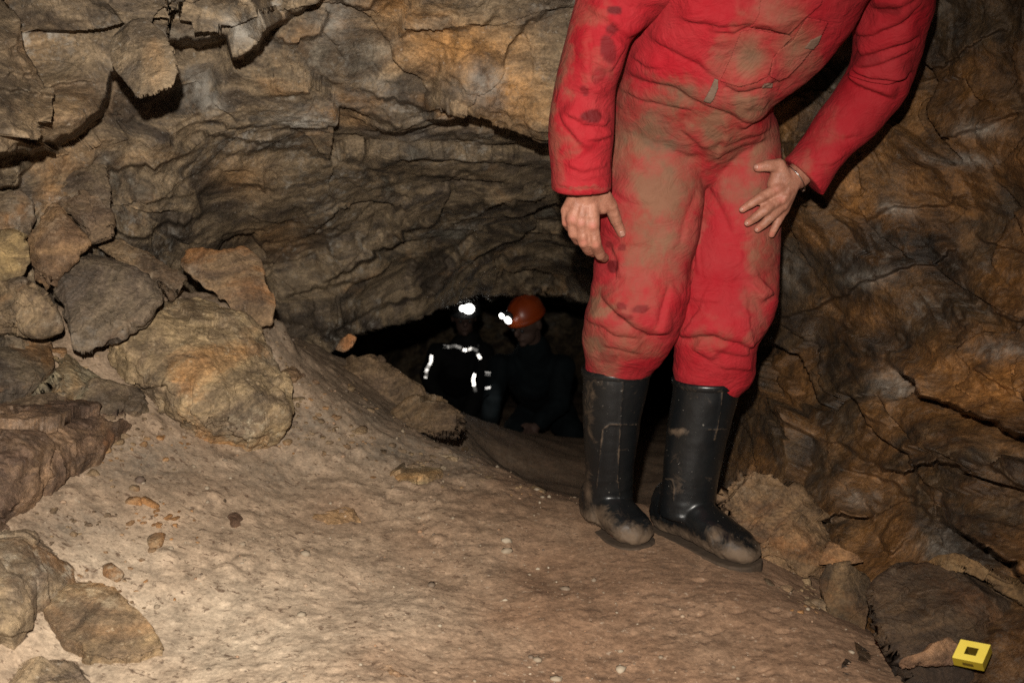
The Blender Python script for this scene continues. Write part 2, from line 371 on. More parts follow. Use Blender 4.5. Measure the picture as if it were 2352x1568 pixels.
OCH = [(1060,90,150,60,1),(1170,180,90,60,1),(930,30,90,40,.9),(1100,250,80,40,.8),(130,270,150,60,.30),(60,120,90,60,.35),(800,240,60,30,.4),(560,420,60,40,.5),(640,540,80,40,.5),
       (2250,870,130,80,1.0),(2120,840,70,50,.8),(2000,720,90,40,.6),(2060,660,60,30,.5),(1800,250,50,70,.8),(1940,480,60,60,.6),(1860,400,50,50,.5),(2230,620,60,60,.5),(1760,1090,50,40,.7),(2320,1300,80,40,.8),(2200,200,80,60,.4),(2150,530,40,40,.5)]
CRU = [(700,255,90,35,1),(560,60,60,40,.8),(760,60,50,40,.6),(470,230,40,40,.7),(330,180,40,20,.5),(1120,160,60,30,.7),(1000,270,50,20,.8),(850,210,60,30,.5),(950,330,80,30,.4),
       (2270,300,50,20,.6),(2220,370,60,14,.6),(2050,880,40,34,.55),(2270,800,60,20,.5),(2040,480,20,16,.6),(2130,20,40,30,.6),(1800,430,30,30,.3),(1830,620,40,60,.25),(2010,640,50,20,.4),(1920,1120,40,25,.4),(2110,1230,40,30,.5),(1750,1140,40,40,.5)]
def wall_grid(name, xs, ys, mat, aniso, bedrot):
    X, Y = np.meshgrid(xs, ys); x = X.ravel(); y = Y.ravel()
    wc = np.array(WC); D = np.exp(rbf(wc[:, :2] / 1000, np.log(wc[:, 2]), np.c_[x, y] / 1000))
    P0 = WD(x, y, D)
    # the passage: rock falls back to the far end, with a rough rim
    jx = 9 * fbm(np.c_[x, y, 0 * x] / 45, 3, 11); jy = 9 * fbm(np.c_[x, y, 0 * x] / 45, 3, 17)
    ins = inside(x + jx, y + jy, HOLE)
    dh, _ = pl_dist(x + jx, y + jy, HOLE)
    dep = np.where(ins, sstep(0, 24, np.abs(dh)), 0)
    D2 = D * (1 - dep) + dep * (13 + 0.8 * fbm(np.c_[x, y, 0 * x] / 220, 3, 5))
    sx = x + 7 * fbm(np.c_[x, y, 0 * x] / 34, 3, 3, .45); sy = y + 9 * fbm(np.c_[x, y, 0 * x] / 34, 3, 7, .5)
    step = np.zeros(len(x))
    for pts, amp, wpx in LED:
        pa = np.array(pts)
        m = (x > pa[:, 0].min() - 3 * wpx) & (x < pa[:, 0].max() + 3 * wpx) & (y > pa[:, 1].min() - 4 * wpx) & (y < pa[:, 1].max() + 60)
        if not m.any(): continue
        s, t = pl_dist(sx[m], sy[m], pts)
        fade = np.minimum(1, np.minimum(t, 1 - t) / (.035 if wpx > 400 else .12) + .03)
        bl = sstep(-5, 6, s)
        up = bl * np.exp(-np.maximum(s, 0) / wpx) - (1 - bl) * .22 * np.exp(np.minimum(s, 0) / (12 + .1 * wpx))
        step[m] += (amp if amp >= .12 else .72 * amp) * fade * up
    step += .10 * np.exp(-((x - 90) / 170) ** 4 - ((y - 290) / 62) ** 2)
    D3 = D2 - step * (1 - dep)
    P = WD(x, y, D3)
    # normals of the smooth base
    nr, nc = len(ys), len(xs); G = P0.reshape(nr, nc, 3)
    n = np.cross(np.gradient(G, axis=1), np.gradient(G, axis=0)).reshape(-1, 3)
    n /= np.linalg.norm(n, axis=1)[:, None] + 1e-12
    n *= np.where((n * (CAM - P0)).sum(1) < 0, -1, 1)[:, None]
    R = np.array(Matrix.Rotation(bedrot[1], 3, 'Y') @ Matrix.Rotation(bedrot[0], 3, 'X'))
    q = (WD(x, y, D2) @ R.T) * np.array(aniso)
    qw = q + .35 * np.stack([fbm(q * 1.1, 3, 21), fbm(q * 1.1, 3, 31), fbm(q * 1.1, 3, 41)], 1)
    disp = .100 * facet(qw * 1.8, 3) + .026 * facet(qw * 4.6, 9) + .007 * facet(qw * 11, 13)
    disp += .065 * fbm(q * 1.6, 4, 51) + .004 * ridged(q * 6, 4, 61) + .004 * fbm(q * 26, 3, 71)
    # thin bedding seams
    zz = q[:, 2] * 6 + .9 * fbm(q * 1.3, 3, 81)
    seam = np.exp(-((zz - np.round(zz)) / .05) ** 2) * sstep(-.1, .3, perlin(q * 2.2, 91))
    disp -= .003 * seam * sstep(-.2, .4, perlin(q * 1.1, 95))
    P = P + n * (disp * np.clip(1.2 - .15 * D3, .3, 1.1))[:, None]
    f = grid_faces(nr, nc)[:, ::-1]
    me = mesh_np(name, P, f)
    setattr_pt(me, 'ochre', blobs(x, y, OCH)); setattr_pt(me, 'crust', blobs(x, y, CRU))
    return link(name, me, mat, kind='structure')
def axis(a0, a1, b0, b1, step, coarse):
    return np.r_[np.arange(a0, b0, coarse), np.arange(b0, b1, step), np.arange(b1, a1 + 1, coarse)]
xl = np.r_[np.arange(-600, -30, 14), np.arange(-30, 1480, 3.0), np.arange(1480, 1601, 10)]
ys = np.r_[np.arange(-500, -30, 14), np.arange(-30, 1340, 3.0), np.arange(1340, 1780, 14)]
wall_l = wall_grid('cave_wall_left', xl, ys, m_rock_l, (.85, .85, 1.25), (0.05, 0.16))
xr = np.r_[np.arange(1600, 1700, 8), np.arange(1700, 2380, 3.0), np.arange(2380, 2950, 14)]
xr[0] = xl[-1]
ys2 = np.r_[np.arange(-500, -30, 14), np.arange(-30, 1580, 3.0), np.arange(1580, 1800, 14)]
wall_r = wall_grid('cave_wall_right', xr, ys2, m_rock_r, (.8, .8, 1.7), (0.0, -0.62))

# ------------------------------------------------------------------ FLOOR
FC = []
for (px, py, Y) in [(0,1568,1.22),(400,1568,1.27),(800,1568,1.31),(1200,1568,1.34),(1600,1568,1.36),(1950,1568,1.38),(400,1300,1.58),(800,1300,1.72),(1200,1300,1.82),
                    (1900,1420,1.64),(400,1100,1.92),(700,1100,2.1),(1000,1100,2.22),(500,950,2.2),(700,862,2.6),(800,905,2.62),(1000,1015,2.55),(1170,1082,2.40),(420,690,2.45),(560,700,2.5),(650,735,2.58),(712,822,2.68),(1320,1152,2.25),
                    (0,1200,1.5),(0,1400,1.33),(100,900,1.95),(200,700,2.3),(-300,1300,1.2),(2120,1500,1.74),(2352,1500,1.68),(2020,1320,2.05),(1850,1230,2.2),(2600,1500,1.45),(1880,1480,1.52),
                    (1000,935,3.35),(930,880,3.5),(850,845,3.5),(1120,992,4.85),(1230,1000,4.9),(1070,985,5.75),(1030,925,3.5),(1110,1048,2.50),(1250,1130,2.28)]:
    p = W(px, py, Y); FC.append((p[0], p[1], p[2]))
FC += [(.0,2.72,-.19),(.16,2.58,-.20),(.32,2.55,-.21),(.5,2.6,-.24),(.15,3.1,-.30),(.4,3.1,-.34),(-.05,3.6,-.36),(.19,2.06,.020),(.27,1.94,.018),(.23,2.0,.018),(.36,2.05,.012),(.49,1.85,.008),(.42,1.96,.012),(.32,2.24,-.005),(.42,2.24,-.01),(-.16,3.1,-.16),(.7,2.9,-.26),(.3,3.6,-.42),(1.0,3.5,-.35),
       (-.5,4.5,-.2),(-1.2,4.0,.2),(.3,6.6,-.95),(-.5,7,-.9),(1,6.5,-.9),(1.5,5,-.6),(0,9,-1.3),(2.5,8,-1.2),(-2.5,8,-1),(-2.5,3,.4),(2.5,3,0),(-2,.4,.05),(0,.4,.0),(2,.4,.1),(0,-1,.05),(-2,-1,.1),(2,-1,.1)]
FC = np.array(FC)
def floor_h(x, y):
    x = np.atleast_1d(np.asarray(x, float)); y = np.atleast_1d(np.asarray(y, float))
    z = rbf(FC[:, :2], FC[:, 2], np.c_[x, y], 2e-2)
    p = np.c_[x, y, 0 * x]
    near_boot = np.exp(-(((x - .32) / .28) ** 2 + ((y - 1.97) / .22) ** 2))
    a = 1 - .8 * near_boot
    z += a * (.026 * fbm(p * 2.2, 3, 101) + .0030 * fbm(p * 9, 4, 111) + .0012 * fbm(p * 40, 3, 121))
    f1, f2, d, h = worley(p * 15 + .3 * np.stack([fbm(p * 5, 2, 131), fbm(p * 5, 2, 132), 0 * x], 1), 7)
    z += a * .022 * np.maximum(0, .42 - f1) * (((h >> 5) & 255) / 255 > .80) * sstep(.35, -.25, x) * 1.4
    f1, f2, d, h = worley(p * 46, 8)
    z += a * .006 * np.maximum(0, .45 - f1) * (((h >> 5) & 255) / 255 > .86)
    rough_ = sstep(1.75, 2.2, y) * sstep(.25, -.1, x) * .55 + .04
    z += a * rough_ * (.010 * ridged(p * 11, 4, 151) + .006 * facet(p * 26 + .2, 15) + .003 * facet(p * 60, 16)) + a * .0010 * facet(p * 48, 17)
    # scuffed pits on the trodden mud at the right
    pr = np.c_[x * .9 + y * .3, y * 2.3 - x * .8, 0 * x]
    f1, f2, d, h = worley(pr * 17, 9)
    z -= .020 * np.maximum(0, .36 - f1) * (((h >> 5) & 255) / 255 > .45) * sstep(.05, .45, x) * sstep(1.05, .8, x) * sstep(2.0, 1.85, y)
    return z
hy = [0.45]
while hy[-1] < 9.2:
    y = hy[-1]; hy.append(y + (.02 if y < .95 else max(.0032, .0019 * y * y) if y < 3.3 else .028 * (y / 3.3) ** 2))
hy = np.r_[np.linspace(-1.2, .40, 14), hy]
sx_ = np.r_[np.linspace(-1.9, -.66, 40), np.arange(-.65, .65, .00165), np.linspace(.66, 1.9, 40)]
S, Yg = np.meshgrid(sx_, hy); X = S * np.maximum(Yg, .8)
x = X.ravel(); y = Yg.ravel(); z = floor_h(x, y)
P = np.c_[x, y, z]
me = mesh_np('cave_floor', P, grid_faces(len(hy), len(sx_)))
px, py, _ = proj(P)
brown = sstep(-.42, .14, x + .22 * fbm(P * 2.2, 3, 141) + .25 * (1.6 - y) * 0 ) 
brown = np.maximum(brown, blobs(px, py, [(1300,1260,230,60,.9),(760,1170,90,60,.6),(880,1520,110,60,.5)]))
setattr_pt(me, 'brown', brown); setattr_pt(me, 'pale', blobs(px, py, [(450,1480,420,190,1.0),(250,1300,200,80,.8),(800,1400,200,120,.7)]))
setattr_pt(me, 'grit', np.maximum(blobs(px, py, [(330,1060,150,60,.9),(700,980,130,60,.8),(900,1030,150,50,.9),(160,1200,120,60,.7),(620,1080,150,60,.6),(1050,1050,120,50,.8),(500,830,200,130,.85),(620,740,110,80,.7),(850,960,140,50,.7)]), .5 * sstep(3.0, 3.4, y)))  # gritty ground, and a painted darkening of the bank in place of flash falloff
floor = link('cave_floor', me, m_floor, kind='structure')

def join_parts(parts):
    V, F, b = [], [], 0
    for v, f in parts:
        V.append(np.asarray(v)); F += [tuple(i + b for i in t) for t in f]; b += len(v)
    return np.concatenate(V), F
def fuse(parts, voxel, smooth=4, fac=.5):
    """one continuous skin over overlapping shapes"""
    v, f = join_parts(parts)
    me = bpy.data.meshes.new('tmp'); me.from_pydata([tuple(a) for a in v], [], f); me.update()
    o = bpy.data.objects.new('tmp', me); COL.objects.link(o)
    m = o.modifiers.new('r', 'REMESH'); m.mode = 'VOXEL'; m.voxel_size = voxel
    if smooth:
        q = o.modifiers.new('s', 'SMOOTH'); q.iterations = smooth; q.factor = fac
    dg = bpy.context.evaluated_depsgraph_get(); dg.update()
    r = bpy.data.meshes.new_from_object(o.evaluated_get(dg))
    bpy.data.objects.remove(o); bpy.data.meshes.remove(me)
    r.polygons.foreach_set('use_smooth', np.ones(len(r.polygons), bool))
    return r

# ------------------------------------------------------------------ ROCKS
def rock(name, poly, D, label, cat='rock', slope=(0, 0), thick=.12, bulge=.03, tint=(1, 1, 1), seed=0, na=120, nring=14, rough=1.0, edge=3.0, mat=None, group=None, jag=1.0, lie=False, lift=-.006, cuts=14):
    poly = np.array(poly, float); c = poly.mean(0)
    closed = np.r_[poly, poly[:1]]; L = np.r_[0, np.cumsum(np.linalg.norm(np.diff(closed, axis=0), axis=1))]
    u = np.linspace(0, L[-1], na, endpoint=False)
    ox = np.interp(u, L, closed[:, 0]); oy = np.interp(u, L, closed[:, 1])
    for _ in range(1):
        ox = .5 * ox + .25 * (np.roll(ox, 1) + np.roll(ox, -1)); oy = .5 * oy + .25 * (np.roll(oy, 1) + np.roll(oy, -1))
    q = np.c_[ox / 30, oy / 30, 0 * ox + seed * 3.7]
    jg = jag * min(4.0, .010 * L[-1])
    ox = ox + jg * fbm(q, 2, 5, .6); oy = oy + jg * fbm(q + 40, 2, 9, .6)
    dep = lambda a, b: D + slope[0] * (a - c[0]) / 1000 + slope[1] * (b - c[1]) / 1000
    O = WD(ox, oy, dep(ox, oy)); C0 = WD(c[0], c[1], D)
    e1 = WD(c[0] + 10, c[1], dep(c[0] + 10, c[1])) - C0; e2 = WD(c[0], c[1] + 10, dep(c[0], c[1] + 10)) - C0
    n = np.cross(e1, e2); n /= np.linalg.norm(n)
    if n @ (CAM - C0) < 0: n = -n
    back = (C0 - CAM) / np.linalg.norm(C0 - CAM)
    if lie:                                   # outline laid on the clay, the stone rising out of it
        hit = [floor_bvh.ray_cast(Vector(CAM), Vector(p - CAM).normalized())[0] for p in O]
        if all(h is not None for h in hit):
            O = np.array([h[:] for h in hit]); C0 = O.mean(0); D = 0
            _, _, vt = np.linalg.svd(O - C0); n = vt[2] * (1 if vt[2][2] > 0 else -1); n = n + np.array([0, 0, .6]); n /= np.linalg.norm(n)
            O = O + n * lift; C0 = O.mean(0); back = -n
    rows = []; rr = np.linspace(0, 1, nring + 1)[1:] ** .8
    for r in rr:
        rows.append(C0 + (O - C0) * r + n * (bulge * (1 - r ** edge)))
    for k, tk in enumerate(np.linspace(0, 1, 9)[1:]):
        sc = 1 + .015 * math.sin(tk * math.pi) * jag - .30 * tk * tk
        rows.append(C0 + (O - C0) * sc + back * (thick * tk))
    V = np.concatenate([[C0 + n * bulge]] + rows + [[C0 + back * thick]])
    nr = len(rows); F = []
    idx = 1 + np.arange(nr)[:, None] * na + np.arange(na)[None]
    a = idx[:-1]; b = idx[1:]; a2 = np.roll(a, -1, 1); b2 = np.roll(b, -1, 1)
    quads = np.stack([a, b, b2, a2], -1).reshape(-1, 4)
    last = len(V) - 1
    tri = [(0, int(idx[0, j]), int(idx[0, (j + 1) % na])) for j in range(na)] + [(last, int(idx[-1, (j + 1) % na]), int(idx[-1, j])) for j in range(na)]
    per = np.linalg.norm(O - np.roll(O, 1, 0), axis=1).sum()
    me = fuse([(V, [tuple(map(int, t)) for t in quads] + tri)], max(.0013, per / 4 / 115), 2)
    me.name = name; V = mverts(me); nn = mnorms(me)
    size = math.sqrt(np.linalg.norm(O - np.roll(O, 1, 0), axis=1).sum()) * .5
    rg = np.random.default_rng(seed + 50); t1 = np.cross(n, [.3, .1, 1]); t1 /= np.linalg.norm(t1); t2 = np.cross(n, t1); Cm = V.mean(0)
    for tl_, kp in ((.0, .30), (.22, .16), (.30, .12)):
        an = rg.uniform(0, 6.283); g = n + tl_ * (math.cos(an) * t1 + math.sin(an) * t2); g /= np.linalg.norm(g)
        pr = (V - Cm) @ g; m_ = pr.max(); ex = np.maximum(0, pr - m_ * (1 - kp)); V = V - ex[:, None] * g
    for k in range(cuts):
        an = rg.uniform(0, 6.283); g = n + rg.uniform(.15, .95) * (math.cos(an) * t1 + math.sin(an) * t2); g /= np.linalg.norm(g)
        pr = (V - Cm) @ g; m_ = pr.max(); ex = np.maximum(0, pr - m_ * (1 - rg.uniform(.05, .24))); V = V - ex[:, None] * g
    me.vertices.foreach_set('co', V.astype(np.float32).ravel()); me.update(); nn = mnorms(me)
    p = V * np.array([1, 1, 1.4]) + seed * 5.1
    pw = p + .05 * np.stack([fbm(p * 6, 2, 1), fbm(p * 6, 2, 2), fbm(p * 6, 2, 3)], 1)
    d = rough * size * (.050 * facet(pw * 4.0, seed) + .020 * facet(pw * 11, seed + 3) + .007 * facet(pw * 28, seed + 4) + .016 * fbm(p * 5, 4, seed + 5) + .003 * ridged(p * 22, 3, seed + 7) + .002 * fbm(p * 60, 2, 9))
    sgn = np.sign((nn * n).sum(1) + .3)
    V2 = V + nn * d[:, None]
    org = C0 + back * thick * .5
    me.vertices.foreach_set('co', (V2 - org).astype(np.float32).ravel()); me.update()
    o = link(name, me, mat or m_slab, loc=org, label=label, cat=cat, group=group); o.color = (*tint, 1)
    return o
fv = mverts(me)
floor_bvh = BVHTree.FromPolygons([Vector(a) for a in fv], [p.vertices[:] for p in me.polygons])
ROCKS = [
 # name, polygon, axis distance, label, kwargs
 ('wedged_boulder', [(252,105),(258,70),(285,50),(330,46),(372,72),(392,110),(403,148),(392,180),(350,198),(300,203),(272,170),(250,140)], 1.72, 'rounded brown boulder jutting down from the edge of the roof ledge above black shadow', dict(thick=0.4, bulge=0.07, tint=(1, 0.85, 0.7), edge=2.2, slope=(0, -0.3), rough=0.5, cuts=6)),
 ('square_slab', [(118,645),(150,600),(205,558),(262,585),(310,615),(362,652),(372,690),(335,738),(300,760),(260,782),(212,808),(172,806),(150,750),(138,700)], 2.10, 'dark grey-brown square slab leaning high in the rock pile', dict(slope=(0.3, -0.7), thick=0.13, bulge=0.03, tint=(0.66, 0.62, 0.6), edge=14, rough=0.5, cuts=6, jag=1.5)),
 ('pointed_slab', [(412,592),(440,578),(500,582),(560,574),(592,600),(615,650),(638,702),(630,742),(604,756),(566,737),(490,672),(440,640),(420,612)], 2.42, 'red-brown pointed slab propped on the top of the clay bank', dict(slope=(0.3, -0.6), thick=0.1, bulge=0.025, tint=(0.86, 0.7, 0.56), edge=14, rough=0.55, cuts=8, jag=1.5)),
 ('tan_slab', [(240,818),(285,782),(335,755),(395,745),(452,742),(500,765),(545,800),(600,862),(626,930),(634,980),(638,1020),(592,1036),(540,1034),(490,1028),(440,1012),(390,982),(340,922),(285,872)], 1.92, 'large mottled tan slab lying across the clay bank below the square slab', dict(slope=(0.2, -0.75), thick=0.18, bulge=0.03, tint=(1.22, 1.1, 0.88), edge=14, lie=True, lift=0.1, rough=0.8, cuts=5, jag=1.6)),
 ('red_slab', [(-140,985),(0,962),(60,950),(150,930),(240,938),(332,946),(312,975),(280,1020),(240,1070),(170,1112),(100,1150),(50,1190),(0,1222),(-140,1270)], 1.62, 'big red-brown slab leaning out low in the rock pile', dict(slope=(0.25, -0.75), thick=0.12, bulge=0.05, tint=(0.72, 0.56, 0.47), edge=5, lie=True, lift=0.04, rough=0.8, cuts=9, jag=1.0)),
 ('grey_block', [(-120,770),(0,768),(60,775),(112,795),(132,840),(125,880),(90,915),(40,935),(0,945),(-120,960)], 1.80, 'dark grey block under the brown boulders in the rock pile', dict(slope=(0.2, -0.4), thick=0.16, bulge=0.04, tint=(0.52, 0.49, 0.46), lie=True, lift=0.05, rough=0.6)),
 ('ochre_boulder', [(-60,560),(0,545),(32,540),(60,562),(66,600),(52,632),(20,645),(-60,660)], 2.00, 'yellow-ochre boulder at the end of the pile below the small shelf', dict(thick=0.14, bulge=0.05, tint=(1.05, 0.92, 0.62), edge=2.5)),
 ('orange_splinter', [(72,600),(84,550),(100,500),(128,470),(150,500),(185,530),(204,560),(160,605),(120,650),(92,648),(76,630)], 2.10, 'upright orange pointed rock wedged beside the square slab', dict(slope=(0, -0.3), thick=0.12, bulge=0.04, tint=(1.0, 0.76, 0.56), edge=5)),
 ('brown_boulder', [(-60,650),(0,652),(50,642),(90,665),(128,718),(136,752),(100,766),(50,762),(0,758),(-60,765)], 1.98, 'purple-brown rounded boulder resting on the dark grey block', dict(thick=0.14, bulge=0.06, tint=(0.84, 0.74, 0.62), edge=2.4)),
 ('lichen_block', [(112,800),(165,815),(215,825),(250,850),(225,890),(190,915),(140,935),(80,950),(40,960),(80,925),(126,890),(135,840)], 1.90, 'greenish grey broken block between the dark block and the tan slab', dict(slope=(0.2, -0.4), thick=0.14, bulge=0.03, tint=(0.84, 0.86, 0.76), lie=True, lift=0.03)),
 ('triangle_slab', [(243,855),(290,895),(335,940),(300,945),(240,940),(192,925),(212,890)], 1.93, 'small dark triangular slab tucked under the tan slab', dict(slope=(0.2, -0.4), thick=0.08, bulge=0.015, tint=(0.7, 0.64, 0.56), edge=5, lie=True, lift=0.01)),
 ('grey_wedge', [(150,380),(240,380),(250,450),(246,520),(200,545),(150,470),(110,470),(105,420)], 2.24, 'grey-brown wedge standing behind the orange pointed rock', dict(thick=0.2, bulge=0.04, tint=(0.72, 0.65, 0.58))),
 ('back_slab', [(210,556),(255,545),(330,580),(425,642),(405,690),(368,655),(300,612)], 2.30, 'dark brown slab showing behind the top of the square slab', dict(thick=.12, bulge=.02, tint=(.72,.60,.48), edge=6, slope=(.3,-.4))),
 ('low_slab', [(-40,945),(40,938),(110,928),(165,928),(150,958),(70,985),(-40,1005)], 1.9, 'thin grey-brown slab squeezed between the dark block and the red-brown slab', dict(lie=True, lift=.03, thick=.1, bulge=.03, tint=(.78,.68,.56))),
 ('narrow_block', [(125,468),(165,440),(212,436),(250,478),(254,540),(212,556),(165,505)], 2.2, 'narrow brown block behind the tip of the orange pointed rock', dict(thick=.15, bulge=.03, tint=(.74,.62,.52), edge=5)),
 ('left_chunk', [(-80,455),(0,448),(45,440),(70,460),(78,500),(60,535),(20,538),(-80,548)], 2.06, 'rounded grey-brown chunk filling the hollow under the small shelf', dict(thick=0.2, bulge=0.05, tint=(0.78, 0.7, 0.62), edge=2.5)),
 ('bank_rock', [(628,848),(655,830),(690,818),(706,846),(700,872),(672,880),(640,886),(612,890)], 2.36, 'small orange-brown rock embedded in the crest of the clay bank', dict(lie=True, slope=(0.2, -0.4), thick=0.08, bulge=0.03, tint=(0.95, 0.75, 0.58), lift=0.0)),
 ('pale_ridge_rock', [(-90,1245),(0,1240),(80,1232),(160,1224),(205,1245),(228,1282),(218,1312),(180,1340),(140,1366),(90,1385),(60,1402),(45,1450),(0,1492),(-90,1520)], 1.42, 'pale grey-tan ridged rock below the red-brown slab', dict(slope=(0.15, -0.6), thick=0.14, bulge=0.05, tint=(1.02, 0.93, 0.8), edge=6, lie=True, lift=0.008, rough=0.7, jag=1.5)),
 ('tan_wedge_rock', [(92,1395),(110,1372),(142,1352),(190,1362),(262,1392),(320,1448),(360,1480),(386,1504),(345,1518),(250,1532),(185,1524),(150,1500),(112,1450)], 1.40, 'sharp three-cornered tan rock half sunk in the pale clay', dict(lie=True, slope=(0.1, -0.7), thick=0.1, bulge=0.04, tint=(1.25, 1.08, 0.82), edge=8, lift=0.02, rough=0.6, jag=1.5)),
 ('corner_rock', [(-60,1535),(0,1528),(60,1512),(120,1504),(170,1510),(222,1540),(262,1590),(200,1640),(-60,1640)], 1.27, 'whitish rounded rock beside the three-cornered tan rock', dict(slope=(0.1, -0.5), thick=0.12, bulge=0.05, tint=(1.15, 1.05, 0.92), edge=2.5, lie=True, lift=0.005)),
 ('grey_stone', [(188,1342),(215,1318),(250,1308),(300,1322),(325,1335),(318,1362),(280,1374),(230,1372)], 1.52, 'flat grey stone with broken edge next to the pale ridged rock', dict(lie=True, slope=(.1,-.6), thick=.06, bulge=.02, tint=(.86,.80,.70))),
 ('round_grey_stone', [(318,1335),(345,1318),(380,1322),(388,1345),(370,1368),(330,1372)], 1.55, 'rounded half-buried clay-covered stone beside the flat grey stone', dict(lie=True, slope=(0.1, -0.6), thick=0.06, bulge=0.02, tint=(1.5, 1.25, 0.92), lift=-0.008)),
 ('mud_lump', [(762,1620),(772,1540),(790,1500),(840,1462),(880,1452),(915,1470),(960,1512),(985,1560),(1000,1620)], 1.29, 'humped orange-tan rock poking out of the clay in the open floor', dict(lie=True, slope=(0, -0.5), thick=0.1, bulge=0.04, tint=(1.25, 0.92, 0.66), edge=2, lift=-0.012)),
 ('sunk_rock', [(700,1150),(735,1118),(775,1118),(815,1150),(850,1190),(862,1214),(820,1224),(760,1222),(715,1200)], 1.99, 'low reddish-brown rock sunk in the middle of the clay slope', dict(lie=True, slope=(0, -0.9), thick=0.08, bulge=0.022, tint=(1.2, 0.92, 0.66), edge=2, lift=-0.01)),
 ('flat_stone', [(905,1085),(930,1066),(975,1062),(1012,1076),(1016,1094),(980,1110),(935,1112),(910,1102)], 2.17, 'flat oval olive-grey stone lying on the clay slope', dict(lie=True, slope=(0, -1.2), thick=0.05, bulge=0.02, tint=(0.92, 0.84, 0.66), edge=3, lift=0.0)),
 ('crest_rock', [(905,945),(950,915),(1000,912),(1040,922),(1062,940),(1064,972),(1050,1002),(1010,1000),(960,992),(915,975)], 2.84, 'blocky brown rock on the crest of the clay bank before the passage', dict(slope=(0, -0.5), thick=0.2, bulge=0.03, tint=(0.62, 0.5, 0.38))),
 ('dark_bank_rock', [(760,838),(800,828),(855,822),(905,848),(945,880),(985,912),(960,945),(900,950),(840,920),(790,895)], 3.15, 'dark brown rounded rock mass behind the crest of the bank', dict(slope=(0,-.4), thick=.3, bulge=.08, tint=(.75,.62,.50), edge=2.2)),
 ('roof_tooth', [(772,802),(786,782),(806,768),(818,776),(812,794),(790,806)], 2.95, 'tooth of rock under the lip of the low roof, tinted pinkish pale for lamplight', dict(thick=0.12, bulge=0.03, tint=(1.1, 0.85, 0.7))),  # headlamp light on this bit of roof is put into its tint
 ('gravel_stone', [(655,985),(690,972),(720,1000),(728,1024),(690,1030),(660,1018)], 2.10, 'thin pale stone with a shadowed lower edge right of the tan slab', dict(lie=True, slope=(0,-.8), thick=.05, bulge=.015, tint=(1.1,.98,.82))),
 ('slab_chip', [(330,1030),(355,1008),(382,1018),(392,1036),(360,1044)], 1.93, 'small purple-grey three-cornered chip below the tan slab', dict(lie=True, slope=(0, -0.8), thick=0.04, bulge=0.012, tint=(0.62, 0.56, 0.52), lift=-0.008)),
 ('orange_chip', [(612,1118),(635,1112),(660,1118),(650,1134),(630,1142)], 2.03, 'bright orange chip of stone stuck in the clay slope', dict(lie=True, slope=(0, -0.8), thick=0.04, bulge=0.01, tint=(1.3, 0.8, 0.45), lift=-0.008)),
 ('brown_chip', [(520,1190),(540,1172),(556,1180),(560,1215),(545,1222),(530,1205)], 1.83, 'narrow upright red-brown chip in the clay below the orange chip', dict(lie=True, slope=(0, -0.6), thick=0.04, bulge=0.015, tint=(0.72, 0.52, 0.42), lift=-0.008)),
 ('dark_chip', [(445,1380),(468,1352),(492,1368),(505,1386),(480,1392)], 1.52, 'small dark red-brown peaked stone on the pale clay', dict(lie=True, slope=(0, -0.6), thick=0.04, bulge=0.014, tint=(0.6, 0.42, 0.34), lift=-0.008)),
 ('floor_chip', [(655,1440),(680,1430),(712,1440),(700,1458),(670,1456)], 1.43, 'small tan stone with a dark edge in the open pale clay', dict(lie=True, slope=(0, -0.8), thick=0.04, bulge=0.012, tint=(0.95, 0.75, 0.56), lift=-0.008)),
 ('red_pebble', [(958,1278),(978,1268),(1004,1272),(1008,1290),(984,1296),(962,1290)], 1.79, 'red-brown pebble lying in the middle of the brown mud', dict(lie=True, slope=(0, -0.8), thick=0.035, bulge=0.015, tint=(0.75, 0.5, 0.38), lift=-0.008)),
 ('white_sliver', [(1022,1412),(1040,1404),(1066,1414),(1058,1424),(1034,1420)], 1.52, 'thin white sliver of stone on the open brown mud', dict(lie=True, slope=(0,-.8), thick=.02, bulge=.008, tint=(2.1,1.9,1.6))),
 # right side
 ('boot_boulder', [(1650,1150),(1672,1110),(1700,1088),(1735,1076),(1770,1082),(1812,1112),(1848,1155),(1885,1195),(1897,1240),(1890,1290),(1870,1330),(1835,1355),(1790,1350),(1750,1330),(1728,1280),(1690,1230),(1660,1190)], 2.06, 'craggy brown boulder against the toe of the rubber boot', dict(thick=0.26, bulge=0.06, tint=(0.62, 0.47, 0.34), edge=3.0, rough=1.8, slope=(0, -0.35))),
 ('orange_stone', [(1880,1296),(1892,1270),(1906,1246),(1930,1256),(1965,1274),(1985,1290),(1940,1296)], 1.98, 'small angular orange stone beside the craggy boulder', dict(thick=.08, bulge=.02, tint=(1.0,.66,.42), slope=(0,-.3))),
 ('dark_boulder', [(2000,1362),(2030,1325),(2070,1298),(2120,1288),(2180,1300),(2250,1330),(2310,1370),(2370,1420),(2400,1520),(2380,1620),(2250,1640),(2130,1600),(2095,1560),(2045,1480),(2015,1420)], 1.57, 'large dark brown boulder filling the floor below the right wall', dict(thick=0.3, bulge=0.06, tint=(0.26, 0.195, 0.145), edge=2.0, slope=(0, -0.5), cuts=16, rough=0.8)),
 ('brown_block', [(1880,1330),(1900,1300),(1950,1298),(1995,1310),(2012,1345),(1998,1400),(1985,1450),(1940,1440),(1905,1410),(1890,1370)], 1.80, 'brown block between the craggy boulder and the large dark boulder', dict(thick=0.18, bulge=0.06, tint=(0.36, 0.28, 0.2), slope=(0, -0.4))),
